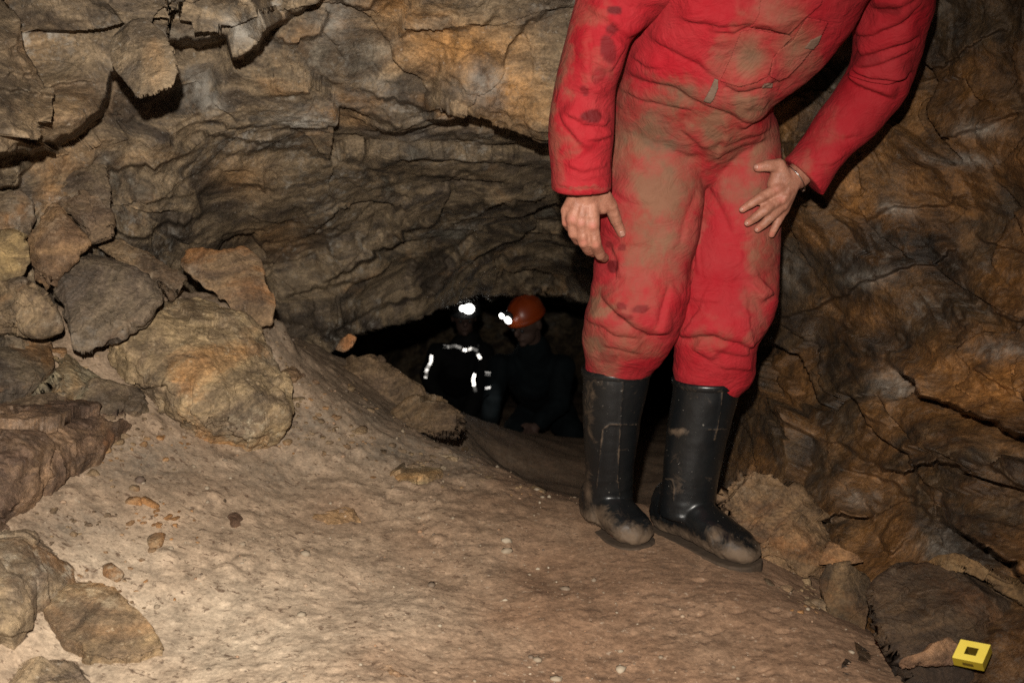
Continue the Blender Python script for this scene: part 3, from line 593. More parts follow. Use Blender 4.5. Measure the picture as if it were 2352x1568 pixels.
 ('ochre_ledge', [(2105,1286),(2150,1268),(2190,1262),(2240,1290),(2300,1325),(2365,1360),(2420,1390),(2400,1408),(2330,1372),(2260,1330),(2190,1296),(2140,1300)], 1.62, 'long ochre-yellow ledge of rock on top of the large dark boulder', dict(thick=0.12, bulge=0.02, tint=(0.62, 0.45, 0.26), edge=2.5, slope=(-0.25, -0.3))),
 ('crusted_lump', [(2105,1500),(2140,1472),(2178,1462),(2205,1478),(2212,1505),(2190,1528),(2150,1536),(2100,1530),(2060,1524),(2072,1508)], 1.50, 'low pinkish-brown lump of rock beside the yellow box', dict(thick=0.08, bulge=0.03, tint=(0.95, 0.66, 0.5), edge=2.0, slope=(0, -0.5), cuts=3, rough=0.5)),
]
for i, (nm, poly, D, lab, kw) in enumerate(ROCKS):
    if nm == 'wedged_boulder': kw = dict(kw, mat=m_rock_l)
    rock(nm, poly, D, lab, 'stone' if ('chip' in nm or 'stone' in nm or 'pebble' in nm or 'sliver' in nm) else 'rock', seed=i + 2, **kw)

V = []; F = []; nb = 0; rr2 = np.random.default_rng(11)
bmi = bmesh.new(); bmesh.ops.create_icosphere(bmi, subdivisions=2, radius=1.0)
iv = np.array([v.co[:] for v in bmi.verts]); iff = np.array([[v.index for v in f.verts] for f in bmi.faces]); bmi.free()
spots = [(520,930,260,90,150),(760,960,200,70,120),(1000,1050,140,50,80),(260,1010,120,70,70),(330,1190,200,60,60),(230,1360,110,60,50),(600,770,110,70,70),(420,700,80,50,40),(1250,1120,100,30,30),(1880,1360,90,40,50),(150,880,160,90,60)]
for cx, cy, rx, ry, cnt in spots:
    for _ in range(cnt):
        h = floor_bvh.ray_cast(Vector(CAM), (Vector(W(cx + rr2.normal() * rx * .6, cy + rr2.normal() * ry * .6, 2.0)) - Vector(CAM)).normalized())[0]
        if h is None or h.y > 3.2: continue
        sz = min(.004 + .0035 * rr2.pareto(1.8), .024); v = iv.copy()
        for k in range(9):
            g = rr2.normal(size=3); g /= np.linalg.norm(g); ex = np.maximum(0, v @ g - rr2.uniform(.45, .8)); v = v - ex[:, None] * g
        v = v * sz * np.array([rr2.uniform(.8, 1.7), rr2.uniform(.7, 1.2), rr2.uniform(.4, .8)]); a = rr2.uniform(0, 6.28)
        v = np.c_[v[:, 0] * math.cos(a) - v[:, 1] * math.sin(a), v[:, 0] * math.sin(a) + v[:, 1] * math.cos(a), v[:, 2]]
        V.append(v + np.array(h[:]) - [0, 0, .1 * sz]); F.append(iff + nb); nb += len(iv)
me = mesh_np('rubble', np.concatenate(V), np.concatenate(F), False)
rub = link('rubble', me, m_slab, label='small broken rubble packed into the clay bank around the slabs', cat='rubble', kind='stuff'); rub.color = (.95, .82, .66, 1)
# loose grit and pebbles over the clay: too many and too small to count
V = []; F = []
bmi = bmesh.new(); bmesh.ops.create_icosphere(bmi, subdivisions=1, radius=1.0)
ico_v = np.array([v.co[:] for v in bmi.verts]); ico_f = np.array([[v.index for v in f.verts] for f in bmi.faces]); bmi.free()
n_p = 2600
yy = rng.uniform(1.15, 2.7, n_p); xx = rng.uniform(-.62, .50, n_p) * yy
keep = ~((np.abs(xx - .32) < .24) & (np.abs(yy - 1.97) < .2)); xx, yy = xx[keep], yy[keep]
dens = .35 + .65 * (fbm(np.c_[xx, yy, 0 * xx] * 3, 2, 5) > .05); keep = rng.random(len(xx)) < dens * (1 - .6 * sstep(.1, .4, xx)); xx, yy = xx[keep], yy[keep]
zz = floor_h(xx, yy)
r = np.minimum(.0014 * rng.pareto(2.2, len(xx)) + .0012, .011)
for i in range(len(xx)):
    a = rng.uniform(0, 6.28); s = r[i] * np.array([rng.uniform(.8, 1.6), rng.uniform(.7, 1.2), rng.uniform(.45, .8)])
    v = ico_v * s * (1 + rng.uniform(-.22, .22, (len(ico_v), 1)))
    v = np.c_[v[:, 0] * math.cos(a) - v[:, 1] * math.sin(a), v[:, 0] * math.sin(a) + v[:, 1] * math.cos(a), v[:, 2]]
    F.append(ico_f + len(ico_v) * i); V.append(v + [xx[i], yy[i], zz[i] + s[2] * .2])
me = mesh_np('loose_grit', np.concatenate(V), np.concatenate(F), False)
M = Mat('grit'); isl = M.n('ShaderNodeNewGeometry').outputs['Random Per Island']
m_grit = M.out(M.ramp(isl, [(0, (.085, .058, .042)), (.35, (.19, .145, .10)), (.7, (.27, .22, .16)), (.93, (.24, .13, .07)), (1.0, (.34, .29, .22))]), .75, M.bump(M.noise(90, 4), .5, .003))
link('loose_grit', me, m_grit, label='scattered grit and tiny pebbles over the clay floor', cat='grit', kind='stuff')

# ================================================================== PEOPLE
def loft(st, n=48, cap=True):
    """st: list of (left point, right point, half depth) -> closed tube; depth direction close to world y"""
    st = [(np.array(a, float), np.array(b, float), h) for a, b, h in st]
    cen = np.array([(a + b) / 2 for a, b, h in st]); V = []
    th = np.linspace(0, 2 * math.pi, n, endpoint=False)
    for i, (a, b, h) in enumerate(st):
        t = cen[min(i + 1, len(st) - 1)] - cen[max(i - 1, 0)]; t /= np.linalg.norm(t)
        ax = (b - a) / 2; dp = np.cross(t, ax); dp /= np.linalg.norm(dp)
        if dp[1] < 0: dp = -dp
        V.append(cen[i] + np.cos(th)[:, None] * ax + np.sin(th)[:, None] * dp * h)
    m = len(st); V = np.concatenate(V + [cen[:1], cen[-1:]])
    f = []
    for i in range(m - 1):
        for j in range(n):
            k = (j + 1) % n; f.append((i * n + j, i * n + k, (i + 1) * n + k, (i + 1) * n + j))
    for j in range(n):
        k = (j + 1) % n; f.append((m * n, k, j)); f.append((m * n + 1, (m - 1) * n + j, (m - 1) * n + k))
    return V, f
def resample(st, k=4):
    """smooth (Catmull-Rom) in-between stations"""
    A = np.array([np.r_[a, b, h] for a, b, h in st], float); out = []
    for i in range(len(A) - 1):
        p0, p1, p2, p3 = A[max(i - 1, 0)], A[i], A[i + 1], A[min(i + 2, len(A) - 1)]
        for t in np.linspace(0, 1, k, endpoint=False):
            out.append(.5 * (2 * p1 + (p2 - p0) * t + (2 * p0 - 5 * p1 + 4 * p2 - p3) * t * t + (3 * p1 - p0 - 3 * p2 + p3) * t ** 3))
    out.append(A[-1]); return [(o[:3], o[3:6], o[6]) for o in out]
def PX(lst, k=4):
    """stations (x1, x2, y, Y, half depth) in pixels"""
    return resample([(W(a, y, Y), W(b, y, Y), h) for a, b, y, Y, h in lst], k)
def PXL(lst, k=4):
    """slanted stations ((x1,y1),(x2,y2), Y, half depth)"""
    return resample([(W(*a, Y), W(*b, Y), h) for a, b, Y, h in lst], k)
def capsule_chain(pts, rad, n=16):
    """tapered rounded limb through points"""
    V, F = [], []
    bm = bmesh.new(); bmesh.ops.create_uvsphere(bm, u_segments=n, v_segments=10, radius=1.0)
    sv = np.array([v.co[:] for v in bm.verts]); sf = [tuple(v.index for v in f.verts) for f in bm.faces]; bm.free()
    base = 0
    for i in range(len(pts) - 1):
        a, b = np.array(pts[i], float), np.array(pts[i + 1], float); d = b - a; L = np.linalg.norm(d)
        if L < 1e-6: continue
        d /= L; R = np.array(Vector((0, 0, 1)).rotation_difference(Vector(d)).to_matrix())
        v = sv.copy(); up = v[:, 2] >= -1e-6
        rad_i = np.where(up, rad[i + 1], rad[i])[:, None]
        w = v * rad_i; w[:, 2] += np.where(up, L, 0)
        # double the equator: both hemispheres meet through the long quads of the sphere's middle band
        V.append(w @ R.T + a); F += [tuple(k + base for k in f) for f in sf]; base += len(sv)
    return np.concatenate(V), F
def ellipsoid(c, r, R=None, n=20):
    bm = bmesh.new(); bmesh.ops.create_uvsphere(bm, u_segments=n, v_segments=12, radius=1.0)
    v = np.array([q.co[:] for q in bm.verts]) * np.array(r); f = [tuple(q.index for q in t.verts) for t in bm.faces]; bm.free()
    if R is not None: v = v @ np.array(R).T
    return v + np.array(c), f
def view_w(v, n):
    d = CAM - v; d /= np.linalg.norm(d, axis=1)[:, None]
    return np.clip((n * d).sum(1) * 2.2, 0, 1)
def fold(v, n, folds, px, py, vw):
    d = np.zeros(len(v))
    for pts, amp, w in folds:
        s, t = pl_dist(px, py, pts)
        fd = np.minimum(1, np.minimum(t, 1 - t) / .18)
        x_ = np.abs(s) / (1.25 * w)
        d += amp * .0016 * fd * np.where(s > 0, (x_ + .0) * np.exp(1 - x_), .30 * x_ * np.exp(1 - x_)); continue
        up = np.where(s > 0, np.exp(-np.maximum(s, 0) / (1.7 * w)), -.75 * np.exp(np.minimum(s, 0) / (.9 * w)))
        d += amp * .0013 * fd * up * (1 - np.exp(-(s / 4.5) ** 2) * .92 * (s < 0) - .0) * np.where(s > 0, sstep(-1, 5, s), 1)
    return d * vw
def recenter(me, org):
    v = mverts(me) - np.array(org); me.vertices.foreach_set('co', v.astype(np.float32).ravel()); me.update()

# ------------------------------------------------ the standing person: clothes
pb = W(1540, 1270, 1.98); PB = np.array([pb[0], 1.98, 0.0])
person = link('person', None, loc=PB, label='person in a mud-smeared red coverall stooping with hands on thighs, wearing black rubber boots', cat='person')
TR = [(1520,2060,-250,1.60,.10),(1490,2070,-180,1.63,.12),(1470,2050,-110,1.66,.13),(1465,1992,-30,1.71,.14),(1455,1962,20,1.745,.145),(1440,1916,80,1.785,.145),(1424,1850,140,1.83,.14),(1411,1786,195,1.87,.135),(1405,1770,240,1.90,.13),(1400,1770,280,1.925,.121),(1420,1752,310,1.938,.114),(1478,1700,345,1.95,.104),(1550,1655,378,1.962,.088),(1590,1625,395,1.97,.06)]
LL = [(1425,1575,215,1.92,.085),(1402,1600,270,1.935,.110),(1394,1612,320,1.940,.118),(1389,1616,370,1.942,.120),(1382,1612,440,1.942,.117),(1374,1603,520,1.938,.112),(1368,1588,600,1.935,.106),(1358,1576,680,1.940,.102),(1347,1560,735,1.956,.095),(1342,1542,785,1.980,.087),(1342,1518,822,1.998,.079),(1344,1494,858,2.008,.072),(1352,1484,910,2.01,.065)]
RL = [(1615,1745,215,1.94,.085),(1606,1770,270,1.955,.106),(1604,1778,320,1.962,.112),(1602,1786,370,1.968,.113),(1597,1788,440,1.972,.112),(1584,1788,520,1.972,.109),(1568,1787,600,1.968,.104),(1553,1781,680,1.964,.100),(1548,1766,735,1.968,.094),(1549,1741,785,1.976,.087),(1547,1733,830,1.984,.082),(1548,1730,866,1.987,.078),(1560,1690,905,1.995,.066)]
body_me = fuse([loft(PX(TR)), loft(PX(LL)), loft(PX(RL))], .0042, 16)
FOLD_B = [
 ([(1429,167),(1492,187),(1550,200),(1600,229),(1633,242),(1683,260),(1725,265),(1771,258)], 6, 15), ([(1550,37),(1600,50),(1646,54),(1704,54),(1735,48)], 6, 14),
 ([(1621,62),(1646,71),(1688,73),(1721,62),(1767,66),(1812,80)], 6, 13), ([(1487,83),(1558,121),(1608,146),(1646,179)], 5, 13), ([(1650,183),(1696,202),(1758,192),(1790,186)], 6, 12),
 ([(1690,285),(1742,267),(1775,255)], 7, 10), ([(1560,300),(1600,328),(1612,348)], 5, 14), ([(1640,335),(1704,312),(1775,288)], 4, 11), ([(1622,372),(1658,352),(1704,333),(1775,322)], 4, 13),
 ([(1650,258),(1658,292),(1654,317),(1629,362)], 4, 6), ([(1420,205),(1480,230),(1540,245),(1600,250)], 4, 9), ([(1700,235),(1740,238),(1775,228)], 2.5, 9), ([(1395,430),(1440,462),(1510,478)], 3.5, 16), ([(1600,430),(1572,500),(1556,580)], 4, 16), ([(1620,410),(1655,470),(1685,550)], 4, 16), ([(1600,640),(1680,652),(1765,630)], 4, 16), ([(1385,520),(1430,560),(1500,575)], 3, 14), ([(1450,130),(1490,150),(1530,155)], 4, 9),
 ([(1371,673),(1391,693),(1431,726),(1457,749),(1487,766),(1540,760)], 12, 17), ([(1345,732),(1384,746),(1421,766),(1474,773)], 6, 11), ([(1384,791),(1431,799),(1471,809)], 4, 10),
 ([(1540,650),(1507,726),(1487,763)], 7, 12), ([(1552,740),(1570,773),(1590,776),(1640,769),(1690,782),(1716,796),(1758,774)], 12, 16), ([(1590,796),(1610,812),(1637,832)], 5, 10), ([(1637,799),(1670,809),(1723,819)], 4, 11),
 ([(1650,842),(1680,846),(1725,854)], 5, 9), ([(1743,696),(1776,673)], 9, 12), ([(1600,560),(1580,640),(1566,700)], 5, 12), ([(1616,640),(1613,560),(1610,420)], 2.5, 4), ([(1560,700),(1600,690),(1660,700)], 4, 10), ([(1400,560),(1420,600),(1415,640)], 5, 10)]
MUD_B = [(1490,320,75,80,1.0),(1520,440,80,115,1.05),(1500,560,80,90,.85),(1470,640,60,60,.5),(1565,225,70,45,.9),(1640,285,70,50,1.0),(1700,130,60,70,.6),(1720,225,60,35,.95),(1660,340,50,45,.8),(1745,345,45,60,.75),(1720,440,60,50,.85),
         (1735,560,35,90,.65),(1768,560,25,130,.7),(1375,700,30,40,1.0),(1370,800,45,50,.85),(1450,770,60,50,.6),(1620,770,40,40,.45),(1820,120,50,70,.65),(1780,20,60,60,.5),(1430,330,35,140,.55),(1440,700,50,40,.5),(1740,720,30,60,.5),(1600,500,20,120,.4),(1660,100,30,40,.4)]
GRI_B = [(1500,315,60,22,.9),(1560,215,60,25,.85),(1530,260,30,30,.7),(1470,270,50,20,.5),(1730,130,25,14,.6),(1540,400,20,20,.35),(1460,520,16,16,.4),(1440,600,18,18,.4),(1380,780,25,25,.5),(1640,295,25,12,.5)]
WET_B = [(1411,612,15,16,1),(1432,567,9,9,.7),(1432,697,11,9,.7),(1470,702,16,9,.7),(1398,560,8,8,.6),(1440,720,20,9,.5),(1400,815,20,14,.4)]
def dress(me, folds, mud, grime, wet, wr=.0028, seed=0):
    v = mverts(me); n = mnorms(me); px, py, _ = proj(v); vw = view_w(v, n)
    d = fold(v, n, folds, px + 2.5 * perlin(np.c_[px, py, 0 * px] / 40, 3), py + 2.5 * perlin(np.c_[px, py, 0 * px] / 40, 5), vw)
    d += 2.2 * wr * fbm(v * np.array([6, 6, 9]) + seed, 2, 31) + wr * ridged(v * np.array([8, 8, 15]) + .25 * np.stack([fbm(v * 5, 2, 3)] * 3, 1) + seed, 2, 37) + .55 * wr * ridged(v * np.array([19, 19, 30]) + .5 * np.stack([fbm(v * 7, 2, 13)] * 3, 1) + seed, 2, 47)
    v2 = v + n * d[:, None]
    me.vertices.foreach_set('co', v2.astype(np.float32).ravel()); me.update()
    q = np.c_[px, py, 0 * px]
    jx = px + 34 * fbm(q / 60, 4, 61, .6); jy = py + 34 * fbm(q / 60, 4, 67, .6)
    setattr_pt(me, 'mud', blobs(jx, jy, mud)); setattr_pt(me, 'grime', blobs(jx, jy, grime))
    w = np.zeros(len(px))
    for (cx, cy, rx, ry, s) in wet:
        w = np.maximum(w, s * sstep(1.15, .85, np.hypot((px + .12 * (jx - px) - cx) / rx, (py + .12 * (jy - py) - cy) / ry)))
    setattr_pt(me, 'wet', w)
dress(body_me, FOLD_B, MUD_B, GRI_B, WET_B)
bvh = BVHTree.FromPolygons([Vector(a) for a in mverts(body_me)], [p.vertices[:] for p in body_me.polygons])
recenter(body_me, PB)
coverall = link('coverall', body_me, m_red, person)

SL = [(1340,1600,-170,1.62,.09),(1336,1585,-110,1.65,.09),(1330,1580,-50,1.675,.085),(1324,1560,0,1.69,.08),(1312,1505,45,1.695,.075),(1297,1450,95,1.70,.072),(1284,1429,150,1.715,.069),(1273,1415,200,1.73,.067),(1265,1410,250,1.74,.067),(1263,1405,310,1.755,.065),(1266,1401,370,1.77,.062),(1268,1402,415,1.78,.060),(1269,1402,436,1.783,.060)]
FOLD_L = [([(1282,250),(1300,285),(1320,314),(1350,348)], 5, 9), ([(1290,252),(1342,288),(1379,290),(1404,276)], 7, 11), ([(1404,212),(1364,180),(1358,62)], 5, 9), ([(1345,318),(1370,322),(1404,310)], 5, 8), ([(1400,170),(1420,130),(1440,96)], 4, 8), ([(1340,20),(1400,60),(1440,90),(1500,66)], 6, 16), ([(1300,380),(1340,395),(1395,385)], 3, 7), ([(1269,421),(1325,433),(1400,424)], 2.0, 3)]
sl = fuse([loft(PX(SL))], .0042, 3)
dress(sl, FOLD_L, [(1276,200,16,220,.62),(1290,340,20,90,.5),(1350,30,40,50,.35),(1330,440,90,8,.4),(1300,100,20,90,.5),(1370,150,20,60,.3)], [(1400,0,1,1,0)], [(1412,25,17,13,1),(1405,68,13,13,.85),(1394,112,15,30,.8),(1356,262,20,16,1),(1344,205,10,13,.7),(1375,170,14,20,.5)], .0015, 3)
recenter(sl, PB); link('sleeve', sl, m_red, coverall)
SR = [((1960,-170),(2150,-170),1.66,.09),((1972,-90),(2152,-90),1.70,.088),((1966,-30),(2145,-30),1.74,.082),((1961,20),(2136,25),1.77,.078),((1959,70),(2122,75),1.80,.074),((1958,115),(2107,130),1.83,.07),((1952,155),(2092,182),1.85,.068),((1925,205),(2070,226),1.865,.066),((1890,250),(2040,268),1.87,.064),((1858,300),(1995,315),1.875,.062),((1832,338),(1944,362),1.88,.06),((1806,366),(1886,446),1.885,.055)]
FOLD_R = [([(1961,84),(2014,74),(2067,46),(2112,10)], 7, 11), ([(1957,105),(1996,117),(2049,98),(2115,82)], 8, 12), ([(1958,140),(2014,163),(2067,171),(2098,163)], 11, 12), ([(1954,163),(1996,177),(2038,187),(2084,172)], 9, 10), ([(1945,172),(1975,200),(2014,213),(2052,226)], 10, 12), ([(1865,385),(1911,380),(1945,355)], 3, 6), ([(2000,20),(2060,10),(2120,-10)], 5, 10), ([(1985,140),(2030,130),(2100,110)], 6, 9), ([(1880,300),(1930,320),(1985,310)], 3, 9)]
sr = fuse([loft(PXL(SR))], .0042, 3)
dress(sr, FOLD_R, [(1840,390,50,40,.45),(1900,300,40,60,.2)], [(0,0,1,1,0)], [(2040,10,30,14,.5),(2000,120,30,16,.4)], .0018, 7)
recenter(sr, PB); link('sleeve', sr, m_red, coverall)

def patch(name, poly, off, mat, parent, step=2.0, mud=(), tk=.003):
    """a piece of cloth lying on the coverall: surface points inside an outline, lifted a little"""
    poly = np.array(poly, float); x0, y0 = poly.min(0); x1, y1 = poly.max(0)
    xs = np.arange(x0, x1 + step, step); ys_ = np.arange(y0, y1 + step, step); idx = {}; V = []
    o = Vector(CAM)
    XX, YY = np.meshgrid(xs, ys_); ins = inside(XX.ravel(), YY.ravel(), poly).reshape(XX.shape)
    for j in range(len(ys_)):
        for i in range(len(xs)):
            if not ins[j, i]: continue
            d = Vector(W(xs[i], ys_[j], 2.0)) - o; d.normalize()
            h, nn, _, _ = bvh.ray_cast(o, d)
            if h is None: continue
            if nn.dot(d) > 0: nn = -nn
            idx[i, j] = len(V); V.append(np.array(h - d * off))
    F = [(idx[i, j], idx[i, j + 1], idx[i + 1, j + 1], idx[i + 1, j]) for (i, j) in idx if (i + 1, j) in idx and (i, j + 1) in idx and (i + 1, j + 1) in idx]
    V = np.array(V); me = mesh_np(name, V, F)
    px, py, _ = proj(V); q = np.c_[px, py, 0 * px]
    setattr_pt(me, 'mud', blobs(px + 10 * fbm(q / 40, 3, 61), py + 10 * fbm(q / 40, 3, 67), mud) if len(mud) else np.zeros(len(V))); setattr_pt(me, 'grime', blobs(px, py, GRI_B)); setattr_pt(me, 'wet', np.zeros(len(V)))
    recenter(me, PB)
    ob = link(name, me, mat, parent); m = ob.modifiers.new('thickness', 'SOLIDIFY'); m.thickness = tk; m.offset = 0
    return ob
MP = MUD_B + [(1720,130,50,60,.9),(1800,40,50,50,.65),(1830,110,50,60,.8)]
patch('placket', [(1701,72),(1731,67),(1812,81),(1821,86),(1778,131),(1765,176),(1740,189),(1698,201),(1652,186),(1680,128)], .004, m_red, coverall, mud=MP)
patch('chest_panel', [(1752,-40),(1742,32),(1731,54),(1720,63),(1755,67),(1813,80),(1849,43),(1887,11),(1895,-40)], .005, m_red, coverall, mud=MP)
patch('pocket_flap', [(1853,40),(1904,50),(1889,79),(1868,112),(1840,148),(1810,178),(1789,187),(1767,176),(1774,135),(1789,114),(1819,94),(1845,51)], .006, m_red, coverall, mud=MP)
patch('zip', [(1641,180),(1651,184),(1650,203),(1640,228),(1632,238),(1615,233),(1630,206)], .006, m_zip, coverall, 1.5)
patch('hook_tape', [(1888,80),(1862,92),(1846,112),(1868,114),(1880,100)], .009, m_velcro, coverall, 1.5)
patch('hook_tape', [(1756,193),(1776,191),(1773,203),(1748,203)], .007, m_velcro, coverall, 1.5)

# ------------------------------------------------ the standing person: body with hands and head
def finger(pts, r0, r1):
    P = np.array([W(*p) for p in pts]); return capsule_chain(P, np.linspace(r0, r1, len(P)))
def chainW(pts, rad): return capsule_chain([W(*p) for p in pts], rad)
parts = []
# right hand (over the left-hand thigh in view)
wr_l = (1348,432,1.785)
parts += [chainW([(1345,330,1.76), wr_l, (1346,462,1.797)], [.032,.028,.026])]
for (k, pts, r0, r1) in [
    ('i', [(1361,516,1.785),(1368,560,1.793),(1379,586,1.822),(1388,592,1.85)], .0130, .0100),
    ('m', [(1335,512,1.785),(1340,556,1.792),(1352,575,1.825),(1362,580,1.85)], .0130, .0100),
    ('r', [(1315,503,1.79),(1317,536,1.797),(1327,552,1.83),(1340,556,1.855)], .0120, .0095),
    ('p', [(1299,484,1.80),(1300,512,1.806),(1308,524,1.835),(1318,526,1.855)], .0095, .0080)]:
    parts.append(finger(pts, r0, r1))
    parts.append(chainW([(wr_l[0] + (pts[0][0] - wr_l[0]) * .45, 452, 1.792), pts[0]], [.021, r0 * 1.12]))
parts += [chainW([(1336,455,1.795),(1322,490,1.797)], [.022,.016]), chainW([(1352,455,1.797),(1350,500,1.797)], [.024,.017])]
parts += [chainW([(1376,440,1.79),(1402,472,1.805),(1415,506,1.825),(1428,536,1.842)], [.020,.0145,.0122,.0098]), chainW([(1368,450,1.795),(1384,478,1.80)], [.022,.013])]
# left hand (over the right-hand thigh in view)
wl = (1832,405,1.871)
parts += [chainW([(1900,330,1.866), wl, (1812,412,1.861)], [.032,.026,.027])]
for pts, r0, r1 in [
    ([(1783,434,1.838),(1746,454,1.828),(1722,470,1.832),(1705,481,1.838)], .0118, .0076),
    ([(1792,456,1.840),(1754,484,1.828),(1732,502,1.832),(1717,512,1.839)], .0120, .0080),
    ([(1797,472,1.848),(1769,500,1.837),(1751,517,1.841),(1740,526,1.847)], .0112, .0080),
    ([(1801,483,1.861),(1785,511,1.854),(1777,527,1.856),(1772,539,1.862)], .0095, .0074)]:
    parts.append(finger(pts, r0, r1)); parts.append(chainW([(1812,416 + (pts[0][1] - 434) * .35,1.854), pts[0]], [.021, r0 * 1.1]))
parts += [chainW([(1800,410,1.848),(1788,380,1.842),(1762,381,1.834),(1741,385,1.839)], [.020,.0145,.0122,.0096]), chainW([(1790,400,1.848),(1778,425,1.846)], [.02,.015]), chainW([(1800,420,1.851),(1796,455,1.851)], [.022,.018])]
# arms, trunk, legs and head inside the clothes
shl, elb_l = (1400,-70,1.70), (1338,210,1.735); shr, elb_r = (2045,-70,1.75), (2010,190,1.855)
parts += [chainW([shl, elb_l, (1345,330,1.76)], [.05,.042,.036]), chainW([shr, elb_r, (1900,330,1.88)], [.05,.042,.036])]
parts += [chainW([(1740,-110,1.68),(1700,60,1.77),(1600,260,1.93),(1590,340,1.97)], [.11,.11,.09,.075]), chainW([shl,(1740,-110,1.68),shr], [.055,.09,.055])]
parts += [chainW([(1500,370,1.97),(1470,600,1.955),(1420,860,2.01),(1395,1170,2.03)], [.07,.06,.05,.04]), chainW([(1690,380,1.97),(1680,600,1.955),(1630,860,1.99),(1578,1170,1.985)], [.07,.06,.05,.04])]
parts += [chainW([(1395,1170,2.03),(1440,1225,1.96)], [.04,.03]), chainW([(1578,1170,1.985),(1680,1260,1.88)], [.04,.03])]
nk = W(1750,-190,1.62); hd = nk + np.array([.015, -.10, .135])
RH = np.array(Matrix.Rotation(math.radians(32), 3, 'X'))          # face tipped down and forward
loc = lambda x, y, z: hd + RH @ np.array([x, y, z])
parts += [capsule_chain([W(1745,-130,1.67), nk, loc(0, .02, -.06)], [.07,.06,.058]), ellipsoid(loc(0, .01, .02), (.076,.094,.10), RH), ellipsoid(loc(0, -.03, -.055), (.058,.058,.058), RH),
          ellipsoid(loc(0, -.094, -.012), (.014,.02,.024), RH), ellipsoid(loc(0, -.082, -.055), (.026,.012,.008), RH), ellipsoid(loc(0, -.074, -.092), (.024,.02,.016), RH)]
for s in (-1, 1): parts += [ellipsoid(loc(s * .077, .015, -.012), (.010,.020,.032), RH), ellipsoid(loc(s * .034, -.078, .018), (.022,.012,.010), RH)]
bd = fuse(parts, .0031, 4)
v = mverts(bd); px, py, _ = proj(v)
n = mnorms(bd)
pk = blobs(px, py, [(1361,518,9,8,1),(1335,512,9,8,.7),(1315,503,8,8,.8),(1368,563,8,8,.6),(1340,557,8,8,.6),(1428,538,9,9,.7),(1741,385,9,9,.7),(1705,481,8,8,.9),(1717,512,8,8,.9),(1740,526,8,8,.9),(1772,539,8,8,.9),(1783,436,10,8,.5),(1794,458,9,8,.6),(1299,512,8,8,.7)])
setattr_pt(bd, 'pink', pk)
FH = [([(1372,545),(1356,548)], 1.2, 3), ([(1420,512),(1412,516)], .8, 2.5), ([(1412,500),(1423,497)], .8, 2.5), ([(1348,538),(1332,540)], 1.0, 3), ([(1332,470),(1326,500)], 1.2, 4), ([(1349,470),(1348,505)], 1.2, 4), ([(1748,448),(1742,460)], .9, 3), ([(1760,478),(1751,492)], .9, 3), ([(1770,378),(1766,394)], .9, 3), ([(1812,425),(1800,455)], 1.5, 4), ([(1800,445),(1795,470)], 1.2, 4)]
v = v + n * fold(v, n, FH, px, py, view_w(v, n))[:, None]
bd.vertices.foreach_set('co', v.astype(np.float32).ravel()); bd.update()
bvh_hand = BVHTree.FromPolygons([Vector(a) for a in v], [p.vertices[:] for p in bd.polygons])
recenter(bd, PB); body = link('body', bd, m_skin, person)
def nail(px0, py0, ang, lw, ll):
    """a thin curved plate set on a fingertip"""
    o = Vector(CAM); V = []; ok = True; ca, sa = math.cos(ang), math.sin(ang)
    for j in range(7):
        for i in range(7):
            a, b = (i - 3) / 3, (j - 3) / 3
            rr_ = math.sqrt(max(0, 1 - .0 * a * a)); s2 = 1.0 if abs(a) < .7 or abs(b) < .7 else .85
            x, y = px0 + s2 * (a * lw * ca - b * ll * sa), py0 + s2 * (a * lw * sa + b * ll * ca)
            d = Vector(W(x, y, 2.0)) - o; d.normalize(); h, nn, _, _ = bvh_hand.ray_cast(o, d)
            if h is None: return
            V.append(np.array(h - d * .0008))
    me = mesh_np('fingernail', np.array(V), grid_faces(7, 7)); recenter(me, PB)
    ob = link('fingernail', me, m_nail, body); m = ob.modifiers.new('t', 'SOLIDIFY'); m.thickness = .0008
nail(1429.5, 537, -.35, 5.5, 6.5); nail(1736, 383, 1.75, 4.5, 5.5); nail(1702.5, 481.5, .95, 3.6, 4.2); nail(1714.5, 513.5, .85, 3.6, 4.2); nail(1737.5, 528, .8, 3.4, 4.0)
for s in (-1, 1):
    v_, f_ = ellipsoid(loc(s * .031, -.083, .004), (.011,.011,.011)); me = mesh_np('eye', v_ - PB, f_); link('eye', me, m_dark, body)
def helmet(parent, org, c, R, mat, sc=1.0, name='helmet'):
    """shell with a rim, from a half ellipsoid"""
    V, F = [], []; nu, nv = 40, 14
    for j in range(nv + 1):
        t = j / nv * math.pi / 2 * 1.06
        for i in range(nu):
            a = i / nu * 2 * math.pi; rr_ = math.sin(t); fl_ = 1 + (.07 if j == nv else 0)
            V.append(np.array([.108 * rr_ * math.cos(a) * fl_, .130 * rr_ * math.sin(a) * fl_, .118 * math.cos(t)]) * sc * (1 + .012 * math.cos(a * 6) * (t < 1.2)))
    for j in range(nv):
        for i in range(nu):
            k = (i + 1) % nu; F.append((j * nu + i, (j + 1) * nu + i, (j + 1) * nu + k, j * nu + k))
    V = np.array(V) @ np.array(R).T + c - org
    me = mesh_np(name, V, F); ob = link(name, me, mat, parent); m = ob.modifiers.new('t', 'SOLIDIFY'); m.thickness = .005
    return ob
helmet(person, PB, loc(0, .015, .055), RH, m_whitesh, name='helmet')
